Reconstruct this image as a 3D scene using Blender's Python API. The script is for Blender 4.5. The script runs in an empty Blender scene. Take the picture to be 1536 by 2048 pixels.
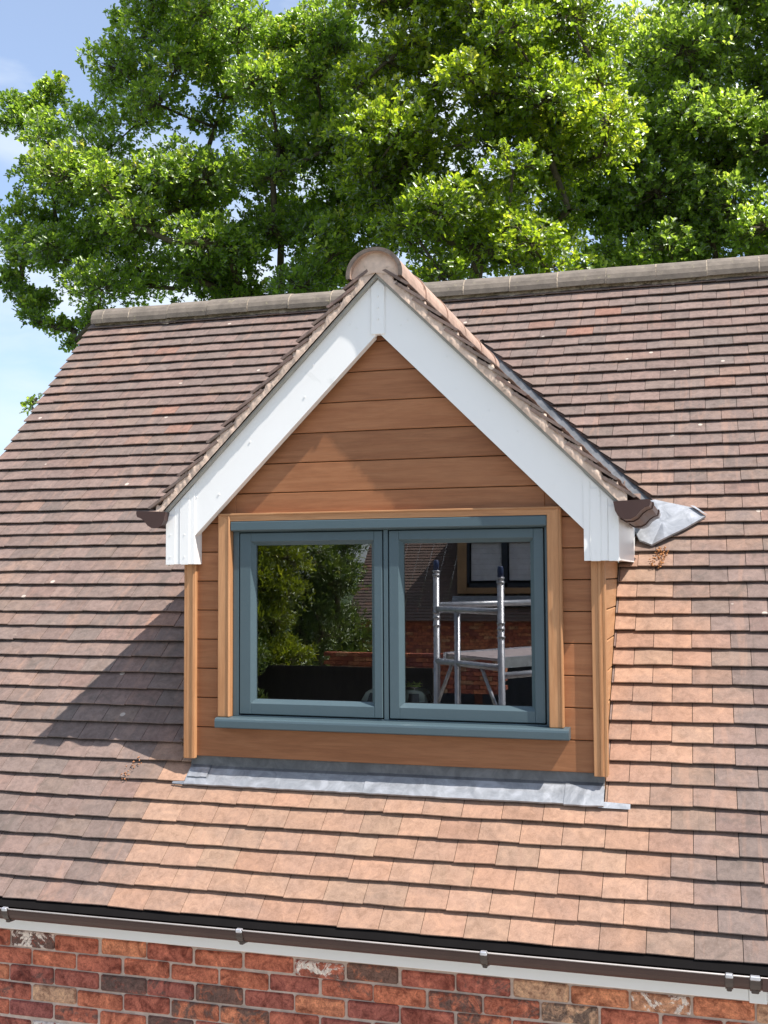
import bpy, bmesh, math, random
import numpy as np
from mathutils import Matrix, Vector
rnd = random.Random(7)
D = bpy.data
COL = bpy.context.scene.collection
# ------------------------------------------------------------------ camera
CAM = np.array([1.344, -4.6046, 0.814]); FPX = 2206.0
YAW, PIT, ROL = -0.28398, 0.05673, -0.005532
F_ = np.array([math.sin(YAW)*math.cos(PIT), math.cos(YAW)*math.cos(PIT), math.sin(PIT)])
R0 = np.array([math.cos(YAW), -math.sin(YAW), 0.0]); U0 = np.cross(R0, F_)
R_ = R0*math.cos(ROL)+U0*math.sin(ROL); U_ = -R0*math.sin(ROL)+U0*math.cos(ROL)
cd = D.cameras.new('camera'); cam = D.objects.new('camera', cd); COL.objects.link(cam)
cd.sensor_fit = 'VERTICAL'; cd.sensor_height = 36; cd.lens = FPX/2048*36
cd.clip_end = 3000; cd.clip_start = 0.05
m = Matrix.Identity(4)
for i in range(3):
    m[i][0] = R_[i]; m[i][1] = U_[i]; m[i][2] = -F_[i]; m[i][3] = CAM[i]
cam.matrix_world = m
sc = bpy.context.scene; sc.camera = cam

def at(px, py, Y):                       # pixel -> point on the plane y = Y
    d = F_+R_*((px-768)/FPX)+U_*((1024-py)/FPX)
    return CAM+d*((Y-CAM[1])/d[1])

# ------------------------------------------------------------------ light
SUN = np.array([-0.61, 0.19, -1.0]); SUN = SUN/np.linalg.norm(SUN)      # travel direction
elev = math.asin(-SUN[2]); az = math.atan2(-SUN[0], -SUN[1])            # azimuth from +Y, clockwise
w = D.worlds.new('World'); sc.world = w; w.use_nodes = True
nt = w.node_tree; nt.nodes.clear()
out = nt.nodes.new('ShaderNodeOutputWorld'); bg = nt.nodes.new('ShaderNodeBackground')
sky = nt.nodes.new('ShaderNodeTexSky'); sky.sky_type = 'NISHITA'; sky.sun_disc = False
sky.sun_elevation = elev; sky.sun_rotation = az
sky.air_density = 1.0; sky.dust_density = 1.2; sky.ozone_density = 1.0
tc = nt.nodes.new('ShaderNodeTexCoord'); mp = nt.nodes.new('ShaderNodeMapping')
mp.inputs['Scale'].default_value = (1.0, 1.0, 2.6); mp.inputs['Location'].default_value = (.3, .1, .2)
n1 = nt.nodes.new('ShaderNodeTexNoise'); n1.inputs['Scale'].default_value = 3.1
n1.inputs['Detail'].default_value = 7; n1.inputs['Roughness'].default_value = .52; n1.inputs['Distortion'].default_value = .35
cr = nt.nodes.new('ShaderNodeValToRGB')
cr.color_ramp.elements[0].position = .43; cr.color_ramp.elements[0].color = (.27, .27, .27, 1)
cr.color_ramp.elements[1].position = .62; cr.color_ramp.elements[1].color = (.92, .92, .92, 1)
mixc = nt.nodes.new('ShaderNodeMixRGB'); mixc.inputs[2].default_value = (6.9, 7.6, 8.4, 1)
nt.links.new(tc.outputs['Generated'], mp.inputs['Vector']); nt.links.new(mp.outputs[0], n1.inputs['Vector'])
nt.links.new(n1.outputs['Fac'], cr.inputs[0]); nt.links.new(cr.outputs[0], mixc.inputs[0])
mul = nt.nodes.new('ShaderNodeMixRGB'); mul.blend_type = 'MULTIPLY'; mul.inputs[0].default_value = 1; mul.inputs[2].default_value = (1.3, 1.5, 1.75, 1)
nt.links.new(sky.outputs[0], mul.inputs[1]); nt.links.new(mul.outputs[0], mixc.inputs[1]); nt.links.new(mixc.outputs[0], bg.inputs['Color'])
nt.links.new(bg.outputs[0], out.inputs[0]); bg.inputs['Strength'].default_value = 0.09
sd = D.lights.new('sun', 'SUN'); sd.energy = 5.0; sd.angle = math.radians(0.53); sd.color = (1, .95, .88)
sun = D.objects.new('sun', sd); COL.objects.link(sun)
sun.rotation_euler = Vector(SUN).to_track_quat('-Z', 'Y').to_euler(); sun.location = (6, -3, 14)
sc.view_settings.view_transform = 'Standard'; sc.view_settings.look = 'None'
sc.view_settings.exposure = 0.6; sc.view_settings.gamma = 1

# ------------------------------------------------------------------ helpers
def tag(o, label=None, cat=None, group=None, kind=None):
    if label: o['label'] = label
    if cat: o['category'] = cat
    if group: o['group'] = group
    if kind: o['kind'] = kind
    return o

def empty(name, loc=(0, 0, 0)):
    o = D.objects.new(name, None); o.empty_display_size = .2; COL.objects.link(o); o.location = loc
    return o

class MB:
    def __init__(s): s.v = []; s.f = []; s.c = []; s.mi = []; s.sm = []
    def add(s, vs, fs, col=(1, 1, 1), mi=0, smooth=False):
        b = len(s.v); s.v.extend([tuple(map(float, q)) for q in vs])
        for f in fs:
            s.f.append(tuple(b+i for i in f)); s.c.append(col); s.mi.append(mi); s.sm.append(smooth)
    def box(s, x0, x1, y0, y1, z0, z1, col=(1, 1, 1), mi=0, bev=0.0):
        if bev <= 0:
            v = [(x, y, z) for z in (z0, z1) for y in (y0, y1) for x in (x0, x1)]
            s.add(v, [(0, 2, 3, 1), (4, 5, 7, 6), (0, 1, 5, 4), (2, 6, 7, 3), (0, 4, 6, 2), (1, 3, 7, 5)], col, mi)
        else:
            s.obox((x0, y0, z0), (x1-x0, 0, 0), (0, y1-y0, 0), (0, 0, z1-z0), col, mi, bev)
    def obox(s, o, a, b, c, col=(1, 1, 1), mi=0, bev=0.0):
        o, a, b, c = [np.array(q, float) for q in (o, a, b, c)]
        if np.dot(np.cross(a, b), c) < 0: a, b = b, a
        L = [np.linalg.norm(q) for q in (a, b, c)]
        if bev <= 0:
            v = [o+a*i+b*j+c*k for k in (0, 1) for j in (0, 1) for i in (0, 1)]
            s.add(v, [(0, 2, 3, 1), (4, 5, 7, 6), (0, 1, 5, 4), (2, 6, 7, 3), (0, 4, 6, 2), (1, 3, 7, 5)], col, mi)
            return
        e = [min(bev/l, .45) for l in L]; ax = [a, b, c]
        V = []; idx = {}
        for k in (0, 1):
            for j in (0, 1):
                for i in (0, 1):
                    for q in range(3):      # vertex lying on face normal to axis q
                        t = [i, j, k]; tt = [t[r] if r == q else (e[r] if t[r] == 0 else 1-e[r]) for r in range(3)]
                        idx[(i, j, k, q)] = len(V); V.append(o+a*tt[0]+b*tt[1]+c*tt[2])
        Fc = []
        for q in range(3):
            r1, r2 = (q+1) % 3, (q+2) % 3
            for sgn in (0, 1):
                loop = []
                for (p1, p2) in ((0, 0), (1, 0), (1, 1), (0, 1)):
                    t = [0, 0, 0]; t[q] = sgn; t[r1] = p1; t[r2] = p2; loop.append(idx[(*t, q)])
                Fc.append(tuple(loop if sgn else loop[::-1]))
        for q in range(3):                  # edges along axis q
            r1, r2 = (q+1) % 3, (q+2) % 3
            for p1 in (0, 1):
                for p2 in (0, 1):
                    t0 = [0]*3; t0[r1] = p1; t0[r2] = p2; t1 = list(t0); t1[q] = 1
                    l = [idx[(*t0, r1)], idx[(*t1, r1)], idx[(*t1, r2)], idx[(*t0, r2)]]
                    Fc.append(tuple(l if (p1 ^ p2) else l[::-1]))
        for k in (0, 1):
            for j in (0, 1):
                for i in (0, 1):
                    l = [idx[(i, j, k, 0)], idx[(i, j, k, 1)], idx[(i, j, k, 2)]]
                    Fc.append(tuple(l if (i+j+k) % 2 else l[::-1]))
        s.add(V, Fc, col, mi)
    def tube(s, pts, rad, n=8, col=(1, 1, 1), mi=0, caps=True, smooth=True):
        pts = [np.array(p, float) for p in pts]
        if not hasattr(rad, '__len__'): rad = [rad]*len(pts)
        V = []; Fc = []; pu = None
        for i, p in enumerate(pts):
            t = pts[min(i+1, len(pts)-1)]-pts[max(i-1, 0)]; t = t/(np.linalg.norm(t)+1e-9)
            if pu is None:
                h = np.array([0, 0, 1.]) if abs(t[2]) < .9 else np.array([1., 0, 0]); u = np.cross(t, h)
            else: u = pu-t*np.dot(pu, t)
            u = u/(np.linalg.norm(u)+1e-9); pu = u; vv = np.cross(t, u)
            for k in range(n):
                an = 2*math.pi*k/n; V.append(p+rad[i]*(u*math.cos(an)+vv*math.sin(an)))
        for i in range(len(pts)-1):
            for k in range(n):
                Fc.append((i*n+k, i*n+(k+1) % n, (i+1)*n+(k+1) % n, (i+1)*n+k))
        s.add(V, Fc, col, mi, smooth)
        if caps:
            b = len(s.v)-len(V)
            s.f.append(tuple(b+k for k in range(n))[::-1]); s.f.append(tuple(b+(len(pts)-1)*n+k for k in range(n)))
            s.c += [col]*2; s.mi += [mi]*2; s.sm += [False]*2
    def extrude(s, prof, d, col=(1, 1, 1), mi=0, smooth=False, caps=True):   # prof: 3d points closed loop
        prof = [np.array(p, float) for p in prof]; d = np.array(d, float); n = len(prof)
        V = prof+[p+d for p in prof]
        s.add(V, [(k, (k+1) % n, n+(k+1) % n, n+k) for k in range(n)], col, mi, smooth)
        if caps:
            b = len(s.v)-2*n
            s.f.append(tuple(b+k for k in range(n))[::-1]); s.f.append(tuple(b+n+k for k in range(n)))
            s.c += [col]*2; s.mi += [mi]*2; s.sm += [False]*2
    def build(s, name, mats, parent=None, fixn=False, bevel=0):
        me = D.meshes.new(name); me.from_pydata(s.v, [], s.f)
        if not isinstance(mats, (list, tuple)): mats = [mats]
        for mm in mats: me.materials.append(mm)
        me.polygons.foreach_set('material_index', s.mi); me.polygons.foreach_set('use_smooth', s.sm)
        ca = me.color_attributes.new('tint', 'FLOAT_COLOR', 'CORNER')
        arr = np.ones((len(me.loops), 4), np.float32); li = 0
        tot = np.array([len(f) for f in s.f]); cc = np.array([(*c, 1)[:4] for c in s.c], np.float32)
        arr[:] = np.repeat(cc, tot, axis=0); ca.data.foreach_set('color', arr.ravel())
        me.validate(clean_customdata=False); me.update()
        if fixn:
            bm = bmesh.new(); bm.from_mesh(me); bmesh.ops.recalc_face_normals(bm, faces=bm.faces); bm.to_mesh(me); bm.free()
        o = D.objects.new(name, me); COL.objects.link(o)
        if parent: o.parent = parent; o.matrix_parent_inverse = Matrix.Identity(4)
        if parent and parent.type == 'EMPTY': o.location = -Vector(parent.location)
        return o
def clip(o, co, no):          # keep the side the normal points away from
    bm = bmesh.new(); bm.from_mesh(o.data)
    bmesh.ops.bisect_plane(bm, geom=bm.verts[:]+bm.edges[:]+bm.faces[:], plane_co=co, plane_no=no, clear_outer=True)
    bm.to_mesh(o.data); bm.free()

# ------------------------------------------------------------------ materials
def newmat(name):
    mt = D.materials.new(name); mt.use_nodes = True; nt = mt.node_tree
    return mt, nt, nt.nodes['Principled BSDF']
def nd(nt, t, **k):
    n = nt.nodes.new(t)
    for a, b in k.items():
        if a in n.inputs: n.inputs[a].default_value = b
        else: setattr(n, a, b)
    return n
def noise(nt, vec, scale, detail=4, rough=.55, dist=0):
    n = nt.nodes.new('ShaderNodeTexNoise'); n.inputs['Scale'].default_value = scale
    n.inputs['Detail'].default_value = detail; n.inputs['Roughness'].default_value = rough; n.inputs['Distortion'].default_value = dist
    if vec is not None: nt.links.new(vec, n.inputs['Vector'])
    return n
def ramp(nt, fac, stops):
    r = nt.nodes.new('ShaderNodeValToRGB'); e = r.color_ramp.elements
    while len(e) < len(stops): e.new(.5)
    for i, (p, c) in enumerate(stops):
        e[i].position = p; e[i].color = (*c, 1) if len(c) == 3 else c
    nt.links.new(fac, r.inputs[0]); return r
def mix(nt, a, b, fac, mode='MIX'):
    n = nt.nodes.new('ShaderNodeMixRGB'); n.blend_type = mode
    for s_, i in ((a, 1), (b, 2), (fac, 0)):
        if isinstance(s_, (int, float)): n.inputs[i].default_value = s_ if i == 0 else (s_, s_, s_, 1)
        elif isinstance(s_, tuple): n.inputs[i].default_value = (*s_, 1)[:4]
        else: nt.links.new(s_, n.inputs[i])
    return n.outputs[0]
def bump(nt, b, h, strength, dist):
    n = nt.nodes.new('ShaderNodeBump'); n.inputs['Strength'].default_value = strength; n.inputs['Distance'].default_value = dist
    nt.links.new(h, n.inputs['Height']); nt.links.new(n.outputs[0], b.inputs['Normal'])
def coords(nt, scale=(1, 1, 1), which='Object'):
    t = nt.nodes.new('ShaderNodeTexCoord'); mpp = nt.nodes.new('ShaderNodeMapping')
    mpp.inputs['Scale'].default_value = scale; nt.links.new(t.outputs[which], mpp.inputs['Vector']); return mpp.outputs[0]
def plain(name, col, rough=.5, metal=0, nscale=0, namt=.15, bstr=0, bscale=60, bdist=.002, spec=None, grime=None):
    mt, nt, b = newmat(name); b.inputs['Roughness'].default_value = rough; b.inputs['Metallic'].default_value = metal
    if spec is not None: b.inputs['Specular IOR Level'].default_value = spec
    c = coords(nt); base = tuple(col)
    n = noise(nt, c, nscale or 8, 6, .6)
    lo = tuple(x*(1-namt) for x in col); hi = tuple(min(1, x*(1+namt)) for x in col)
    r = ramp(nt, n.outputs['Fac'], [(.3, lo), (.7, hi)]); o = r.outputs[0]
    if grime:
        g = noise(nt, c, grime[1], 8, .65, .4); gr = ramp(nt, g.outputs['Fac'], [(grime[2], (0, 0, 0)), (grime[2]+.12, (1, 1, 1))])
        o = mix(nt, o, grime[0], gr.outputs[0])
    nt.links.new(o, b.inputs['Base Color'])
    if bstr:
        bn = noise(nt, c, bscale, 5, .6); bump(nt, b, bn.outputs['Fac'], bstr, bdist)
    return mt

# roof tiles: tint attribute r = weathering (0 clean .. 1 dark), g = random tone, b = random hue
def tile_material():
    mt, nt, b = newmat('clay_tile'); b.inputs['Roughness'].default_value = .85; b.inputs['Specular IOR Level'].default_value = .25
    at_ = nd(nt, 'ShaderNodeAttribute', attribute_name='tint'); sp = nd(nt, 'ShaderNodeSeparateColor'); nt.links.new(at_.outputs['Color'], sp.inputs[0])
    c = coords(nt)
    g1 = noise(nt, c, 3.2, 5, .6, .5); wf = nd(nt, 'ShaderNodeMath', operation='MULTIPLY_ADD'); nt.links.new(g1.outputs['Fac'], wf.inputs[0])
    wf.inputs[1].default_value = .95; nt.links.new(sp.outputs[0], wf.inputs[2])
    wr = ramp(nt, wf.outputs[0], [(.42, (0, 0, 0)), (1.0, (1, 1, 1))])
    clean = ramp(nt, sp.outputs[2], [(0, (.322, .186, .127)), (.35, (.336, .201, .138)), (.7, (.345, .212, .147)), (1, (.31, .203, .143))])
    dirty = ramp(nt, sp.outputs[2], [(0, (.205, .136, .116)), (.3, (.18, .134, .117)), (.6, (.208, .146, .126)), (.85, (.168, .13, .115)), (.97, (.20, .145, .12)), (1, (.26, .14, .105))])
    o = mix(nt, clean.outputs[0], dirty.outputs[0], wr.outputs[0])
    tone = ramp(nt, sp.outputs[1], [(0, (.90, .90, .90)), (1, (1.09, 1.08, 1.07))])
    o = mix(nt, o, tone.outputs[0], 1.0, 'MULTIPLY')
    m2 = noise(nt, c, 26, 6, .7, .6); r2 = ramp(nt, m2.outputs['Fac'], [(.32, (.72, .70, .68)), (.52, (1.02, 1.02, 1.02)), (.7, (1.28, 1.25, 1.2))])
    o = mix(nt, o, r2.outputs[0], .85, 'MULTIPLY')
    fine = noise(nt, c, 240, 3, .7); r3 = ramp(nt, fine.outputs['Fac'], [(.3, (.78, .78, .78)), (.7, (1.2, 1.2, 1.2))])
    o = mix(nt, o, r3.outputs[0], .6, 'MULTIPLY')
    cs_ = coords(nt, (16, 1.6, 1.6)); st = noise(nt, cs_, 1.0, 7, .65, .9); rst = ramp(nt, st.outputs['Fac'], [(.56, (0, 0, 0)), (.66, (1, 1, 1))])
    o = mix(nt, o, (.38, .22, .155), mix(nt, (0, 0, 0), rst.outputs[0], .26))
    rsd = ramp(nt, st.outputs['Fac'], [(.30, (1, 1, 1)), (.42, (0, 0, 0))]); o = mix(nt, o, (.12, .095, .08), mix(nt, (0, 0, 0), mix(nt, rsd.outputs[0], wr.outputs[0], 1., 'MULTIPLY'), .55))
    # dark algae blotches where weathered
    al = noise(nt, c, 9, 9, .72, .8); ra = ramp(nt, al.outputs['Fac'], [(.54, (0, 0, 0)), (.72, (1, 1, 1))])
    am = mix(nt, (0, 0, 0), ra.outputs[0], wr.outputs[0]); o = mix(nt, o, (.085, .075, .065), mix(nt, (0, 0, 0), am, .7))
    # pale lichen squiggles and spots
    li = noise(nt, c, 34, 7, .75, 1.6); rl = ramp(nt, li.outputs['Fac'], [(.60, (0, 0, 0)), (.70, (1, 1, 1))])
    lm = noise(nt, c, 1.7, 3, .5); rlm = ramp(nt, lm.outputs['Fac'], [(.42, (0, 0, 0)), (.62, (1, 1, 1))])
    o = mix(nt, o, (.42, .33, .25), mix(nt, (0, 0, 0), mix(nt, rl.outputs[0], rlm.outputs[0], 1., 'MULTIPLY'), .45))
    vo = nd(nt, 'ShaderNodeTexVoronoi', feature='F1'); vo.inputs['Scale'].default_value = 7.5; nt.links.new(c, vo.inputs['Vector'])
    rs = ramp(nt, vo.outputs['Distance'], [(.085, (1, 1, 1)), (.11, (0, 0, 0))]); vr = nd(nt, 'ShaderNodeSeparateColor'); nt.links.new(vo.outputs['Color'], vr.inputs[0])
    rk = ramp(nt, vr.outputs[0], [(.80, (0, 0, 0)), (.82, (1, 1, 1))]); sm = mix(nt, rs.outputs[0], rk.outputs[0], 1., 'MULTIPLY')
    sm = mix(nt, sm, wr.outputs[0], 1., 'MULTIPLY')
    o = mix(nt, o, (.55, .47, .40), mix(nt, (0, 0, 0), sm, .8))
    nt.links.new(o, b.inputs['Base Color'])
    bump(nt, b, fine.outputs['Fac'], .5, .0012)
    return mt

def wood_material(name, along, tone=(1, 1, 1)):
    mt, nt, b = newmat(name); b.inputs['Roughness'].default_value = .48; b.inputs['Specular IOR Level'].default_value = .35
    sc_ = {'x': (1.1, 14, 14), 'z': (14, 14, 1.1), 'y': (14, 1.1, 14)}[along]
    c = coords(nt, sc_); at_ = nd(nt, 'ShaderNodeAttribute', attribute_name='tint')
    off = nd(nt, 'ShaderNodeVectorMath', operation='ADD'); sc2 = nd(nt, 'ShaderNodeVectorMath', operation='SCALE'); sc2.inputs['Scale'].default_value = 37.
    nt.links.new(at_.outputs['Color'], sc2.inputs[0]); nt.links.new(c, off.inputs[0]); nt.links.new(sc2.outputs[0], off.inputs[1])
    n = noise(nt, off.outputs[0], 1.6, 7, .62, 1.1)
    r = ramp(nt, n.outputs['Fac'], [(.25, (.245, .097, .040)), (.45, (.295, .122, .052)), (.6, (.335, .147, .066)), (.78, (.26, .106, .045))])
    f = noise(nt, off.outputs[0], 9, 6, .7, .3); rf = ramp(nt, f.outputs['Fac'], [(.3, (.82, .80, .78)), (.7, (1.12, 1.1, 1.08))])
    o = mix(nt, r.outputs[0], rf.outputs[0], .8, 'MULTIPLY')
    sp = nd(nt, 'ShaderNodeSeparateColor'); nt.links.new(at_.outputs['Color'], sp.inputs[0])
    rt = ramp(nt, sp.outputs[0], [(0, tuple(.88*t for t in tone)), (1, tuple(1.14*t for t in tone))])
    o = mix(nt, o, rt.outputs[0], 1., 'MULTIPLY'); nt.links.new(o, b.inputs['Base Color'])
    bump(nt, b, f.outputs['Fac'], .25, .0008)
    return mt

def brick_material():
    mt, nt, b = newmat('old_brick'); b.inputs['Roughness'].default_value = .9; b.inputs['Specular IOR Level'].default_value = .2
    at_ = nd(nt, 'ShaderNodeAttribute', attribute_name='tint'); sp = nd(nt, 'ShaderNodeSeparateColor'); nt.links.new(at_.outputs['Color'], sp.inputs[0])
    c = coords(nt)
    base = ramp(nt, sp.outputs[0], [(0, (.30, .10, .085)), (.3, (.40, .125, .085)), (.6, (.50, .165, .095)), (.85, (.58, .24, .13)), (1, (.52, .31, .2))])
    n = noise(nt, c, 11, 8, .7, .9); r = ramp(nt, n.outputs['Fac'], [(.36, (.45, .38, .38)), (.5, (1, 1, 1)), (.66, (1.45, 1.5, 1.4))])
    o = mix(nt, base.outputs[0], r.outputs[0], 1., 'MULTIPLY')
    k = noise(nt, c, 16, 8, .75, 1.0); mk = nd(nt, 'ShaderNodeMath', operation='ADD'); nt.links.new(k.outputs['Fac'], mk.inputs[0]); nt.links.new(sp.outputs[1], mk.inputs[1])
    rk = ramp(nt, mk.outputs[0], [(.90, (0, 0, 0)), (1.16, (1, 1, 1))]); o = mix(nt, o, (.11, .085, .075), mix(nt, (0, 0, 0), rk.outputs[0], .85))
    wn = noise(nt, c, 13, 8, .7, .7); mw = nd(nt, 'ShaderNodeMath', operation='MULTIPLY'); nt.links.new(wn.outputs['Fac'], mw.inputs[0]); nt.links.new(sp.outputs[2], mw.inputs[1])
    rw = ramp(nt, mw.outputs[0], [(.64, (0, 0, 0)), (.67, (1, 1, 1))]); o = mix(nt, o, (.74, .66, .60), rw.outputs[0])
    f = noise(nt, c, 150, 4, .7); rf = ramp(nt, f.outputs['Fac'], [(.3, (.65, .65, .65)), (.7, (1.25, 1.25, 1.25))]); o = mix(nt, o, rf.outputs[0], .8, 'MULTIPLY'); f2 = noise(nt, c, 45, 6, .7, 1.); rf2 = ramp(nt, f2.outputs['Fac'], [(.38, (.55, .5, .5)), (.5, (1, 1, 1)), (.66, (1.3, 1.3, 1.25))]); o = mix(nt, o, rf2.outputs[0], .75, 'MULTIPLY')
    nt.links.new(o, b.inputs['Base Color']); bump(nt, b, n.outputs['Fac'], .6, .006)
    return mt

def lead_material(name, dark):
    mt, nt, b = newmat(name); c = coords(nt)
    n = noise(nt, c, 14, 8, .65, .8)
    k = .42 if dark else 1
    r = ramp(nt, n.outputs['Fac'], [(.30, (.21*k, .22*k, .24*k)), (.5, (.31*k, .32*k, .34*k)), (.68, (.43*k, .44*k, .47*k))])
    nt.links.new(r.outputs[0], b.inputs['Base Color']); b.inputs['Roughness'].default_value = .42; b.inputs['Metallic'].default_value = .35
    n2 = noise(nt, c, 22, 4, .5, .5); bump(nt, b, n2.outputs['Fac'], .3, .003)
    return mt

def leaf_material(name, cols, trans=.64):
    mt, nt, b = newmat(name); nt.nodes.remove(b); outp = nt.nodes['Material Output']
    at_ = nd(nt, 'ShaderNodeAttribute', attribute_name='tint'); sp = nd(nt, 'ShaderNodeSeparateColor'); nt.links.new(at_.outputs['Color'], sp.inputs[0])
    r = ramp(nt, sp.outputs[0], [(i/(len(cols)-1), c) for i, c in enumerate(cols)])
    r2 = ramp(nt, sp.outputs[1], [(0, (.7, .72, .7)), (1, (1.3, 1.25, 1.2))]); o = mix(nt, r.outputs[0], r2.outputs[0], 1., 'MULTIPLY')
    d = nd(nt, 'ShaderNodeBsdfDiffuse'); t = nd(nt, 'ShaderNodeBsdfTranslucent'); g = nd(nt, 'ShaderNodeBsdfGlossy'); g.inputs['Roughness'].default_value = .5
    g.inputs['Color'].default_value = (.34, .38, .3, 1)
    nt.links.new(o, d.inputs['Color']); to = mix(nt, o, (2.35, 2.3, .85), 1., 'MULTIPLY'); nt.links.new(to, t.inputs['Color'])
    m1 = nd(nt, 'ShaderNodeMixShader'); m1.inputs[0].default_value = trans; nt.links.new(d.outputs[0], m1.inputs[1]); nt.links.new(t.outputs[0], m1.inputs[2])
    fr = nd(nt, 'ShaderNodeFresnel'); fr.inputs['IOR'].default_value = 1.33
    m2 = nd(nt, 'ShaderNodeMixShader'); nt.links.new(fr.outputs[0], m2.inputs[0]); nt.links.new(m1.outputs[0], m2.inputs[1]); nt.links.new(g.outputs[0], m2.inputs[2])
    nt.links.new(m2.outputs[0], outp.inputs['Surface'])
    return mt

def glass_material():
    mt, nt, b = newmat('window_glass'); nt.nodes.remove(b); outp = nt.nodes['Material Output']
    t = nd(nt, 'ShaderNodeBsdfTransparent'); t.inputs['Color'].default_value = (.92, .94, .93, 1)
    g = nd(nt, 'ShaderNodeBsdfGlossy'); g.inputs['Roughness'].default_value = 0.0; g.inputs['Color'].default_value = (1, 1, 1, 1)
    c = coords(nt); n = noise(nt, c, 1.3, 1, .4); bp = nd(nt, 'ShaderNodeBump'); bp.inputs['Strength'].default_value = .25; bp.inputs['Distance'].default_value = .0015
    nt.links.new(n.outputs['Fac'], bp.inputs['Height']); nt.links.new(bp.outputs[0], g.inputs['Normal'])
    fr = nd(nt, 'ShaderNodeFresnel'); fr.inputs['IOR'].default_value = 2.6
    m1 = nd(nt, 'ShaderNodeMixShader'); nt.links.new(fr.outputs[0], m1.inputs[0]); nt.links.new(t.outputs[0], m1.inputs[1]); nt.links.new(g.outputs[0], m1.inputs[2])
    nt.links.new(m1.outputs[0], outp.inputs['Surface'])
    return mt

M = {}
M['tile'] = tile_material()
M['deck'] = plain('roof_felt', (.010, .009, .009), 1., spec=.05)
M['mortar'] = plain('verge_mortar', (.60, .45, .355), .9, nscale=18, namt=.22, bstr=.7, bscale=45, bdist=.005, grime=((.24, .18, .14), 9, .62))
M['ridge'] = plain('ridge_clay', (.18, .148, .12), .9, nscale=12, namt=.28, bstr=.5, bscale=120, bdist=.002, grime=((.30, .26, .17), 22, .60))
M['ridge2'] = plain('dormer_ridge_clay', (.40, .27, .21), .9, nscale=12, namt=.25, bstr=.5, bscale=120, bdist=.002, grime=((.16, .11, .08), 12, .60))
M['ridge_end'] = plain('ridge_end', (.135, .105, .088), .9, nscale=30, namt=.4)
M['debris'] = plain('moss_mortar', (.40, .32, .24), .95, nscale=40, namt=.4, bstr=1, bscale=60, bdist=.006, grime=((.10, .075, .045), 18, .54))
M['white'] = plain('white_upvc', (.84, .83, .815), .32, nscale=3, namt=.02, grime=((.66, .66, .64), 7, .66))
M['fibre'] = plain('fibre_board', (.34, .33, .30), .8, nscale=15, namt=.15)
M['woodx'] = wood_material('cedar_boards', 'x'); M['woodz'] = wood_material('cedar_trim', 'z', (1.35, 1.62, 1.75)); M['woody'] = wood_material('cedar_cheek', 'y', (1.25, 1.55, 1.7))
M['woodt'] = wood_material('cedar_head_trim', 'x', (1.3, 1.55, 1.65))
M['teal'] = plain('painted_frame', (.066, .100, .116), .38, nscale=5, namt=.04, bstr=.12, bscale=90, bdist=.0005)
M['black'] = plain('black_rubber', (.012, .013, .015), .6)
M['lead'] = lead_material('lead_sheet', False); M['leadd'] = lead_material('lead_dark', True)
M['brown'] = plain('brown_plastic', (.06, .032, .027), .40, nscale=6, namt=.12, spec=.35, grime=((.10, .07, .055), 10, .68))
M['clip'] = plain('gutter_clip', (.05, .035, .03), .22)
M['brick'] = brick_material()
M['joint'] = plain('brick_mortar', (.54, .43, .36), .95, nscale=30, namt=.2, bstr=.6, bscale=120, bdist=.003)
M['glass'] = glass_material()
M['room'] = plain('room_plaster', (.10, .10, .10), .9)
M['alu'] = plain('scaffold_aluminium', (.55, .56, .60), .38, metal=.55, nscale=20, namt=.2, grime=((.30, .30, .32), 14, .6))
M['blue'] = plain('blue_plastic', (.045, .07, .17), .4)
M['ply'] = plain('platform_ply', (.52, .43, .42), .8, nscale=10, namt=.2)
M['bark'] = plain('bark', (.10, .078, .055), .95, nscale=12, namt=.4, bstr=1, bscale=25, bdist=.02)
M['grass'] = plain('lawn', (.06, .10, .03), .95, nscale=2, namt=.3)
M['leafA'] = leaf_material('oak_leaf', [(.13, .21, .055), (.17, .26, .062), (.22, .315, .075), (.27, .36, .085), (.46, .46, .18)])
M['leafB'] = leaf_material('oak_leaf_bright', [(.12, .19, .035), (.175, .25, .04), (.245, .32, .048), (.32, .39, .06), (.46, .47, .15)])
M['leafC'] = leaf_material('oak_leaf_cool', [(.16, .24, .075), (.20, .29, .085), (.25, .35, .095), (.32, .41, .12), (.46, .49, .22)])
M['leafy'] = leaf_material('conifer_spray', [(.16, .21, .03), (.26, .33, .04), (.38, .44, .05), (.5, .54, .08)], .35)
M['leafg'] = leaf_material('willow_leaf', [(.07, .12, .04), (.13, .20, .06), (.21, .28, .09), (.34, .38, .2)], .35)

# ------------------------------------------------------------------ ground
g = MB(); g.add([(-900, -900, -3.1), (900, -900, -3.1), (900, 900, -3.1), (-900, 900, -3.1)], [(0, 1, 2, 3)])
tag(g.build('ground', M['grass']), kind='structure')
pv = plain('patio_paving', (.38, .35, .31), .9, nscale=3, namt=.2)
g = MB(); g.add([(-9, -19, -3.096), (12, -19, -3.096), (12, -.27, -3.096), (-9, -.27, -3.096)], [(0, 1, 2, 3)])
tag(g.build('driveway', pv), kind='structure')

# ------------------------------------------------------------------ house
house = empty('brick_house', (0, 2.7, -3.1))
tag(house, 'red brick house with weathered brown tiled roof and a timber clad gabled dormer', 'house')
P = .7958; CP, SP = math.cos(P), math.sin(P); YE, ZE = -.5111, -.5394; G = .1016
XV, XR = -3.068, 3.9; NROW = 45; ZD = 2.205      # ZD: dormer tile top plane z = ZD-|x|
O_ = np.array([0, YE, ZE]); S_ = np.array([0, CP, SP]); N_ = np.array([0, -SP, CP]); X_ = np.array([1., 0, 0])

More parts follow.
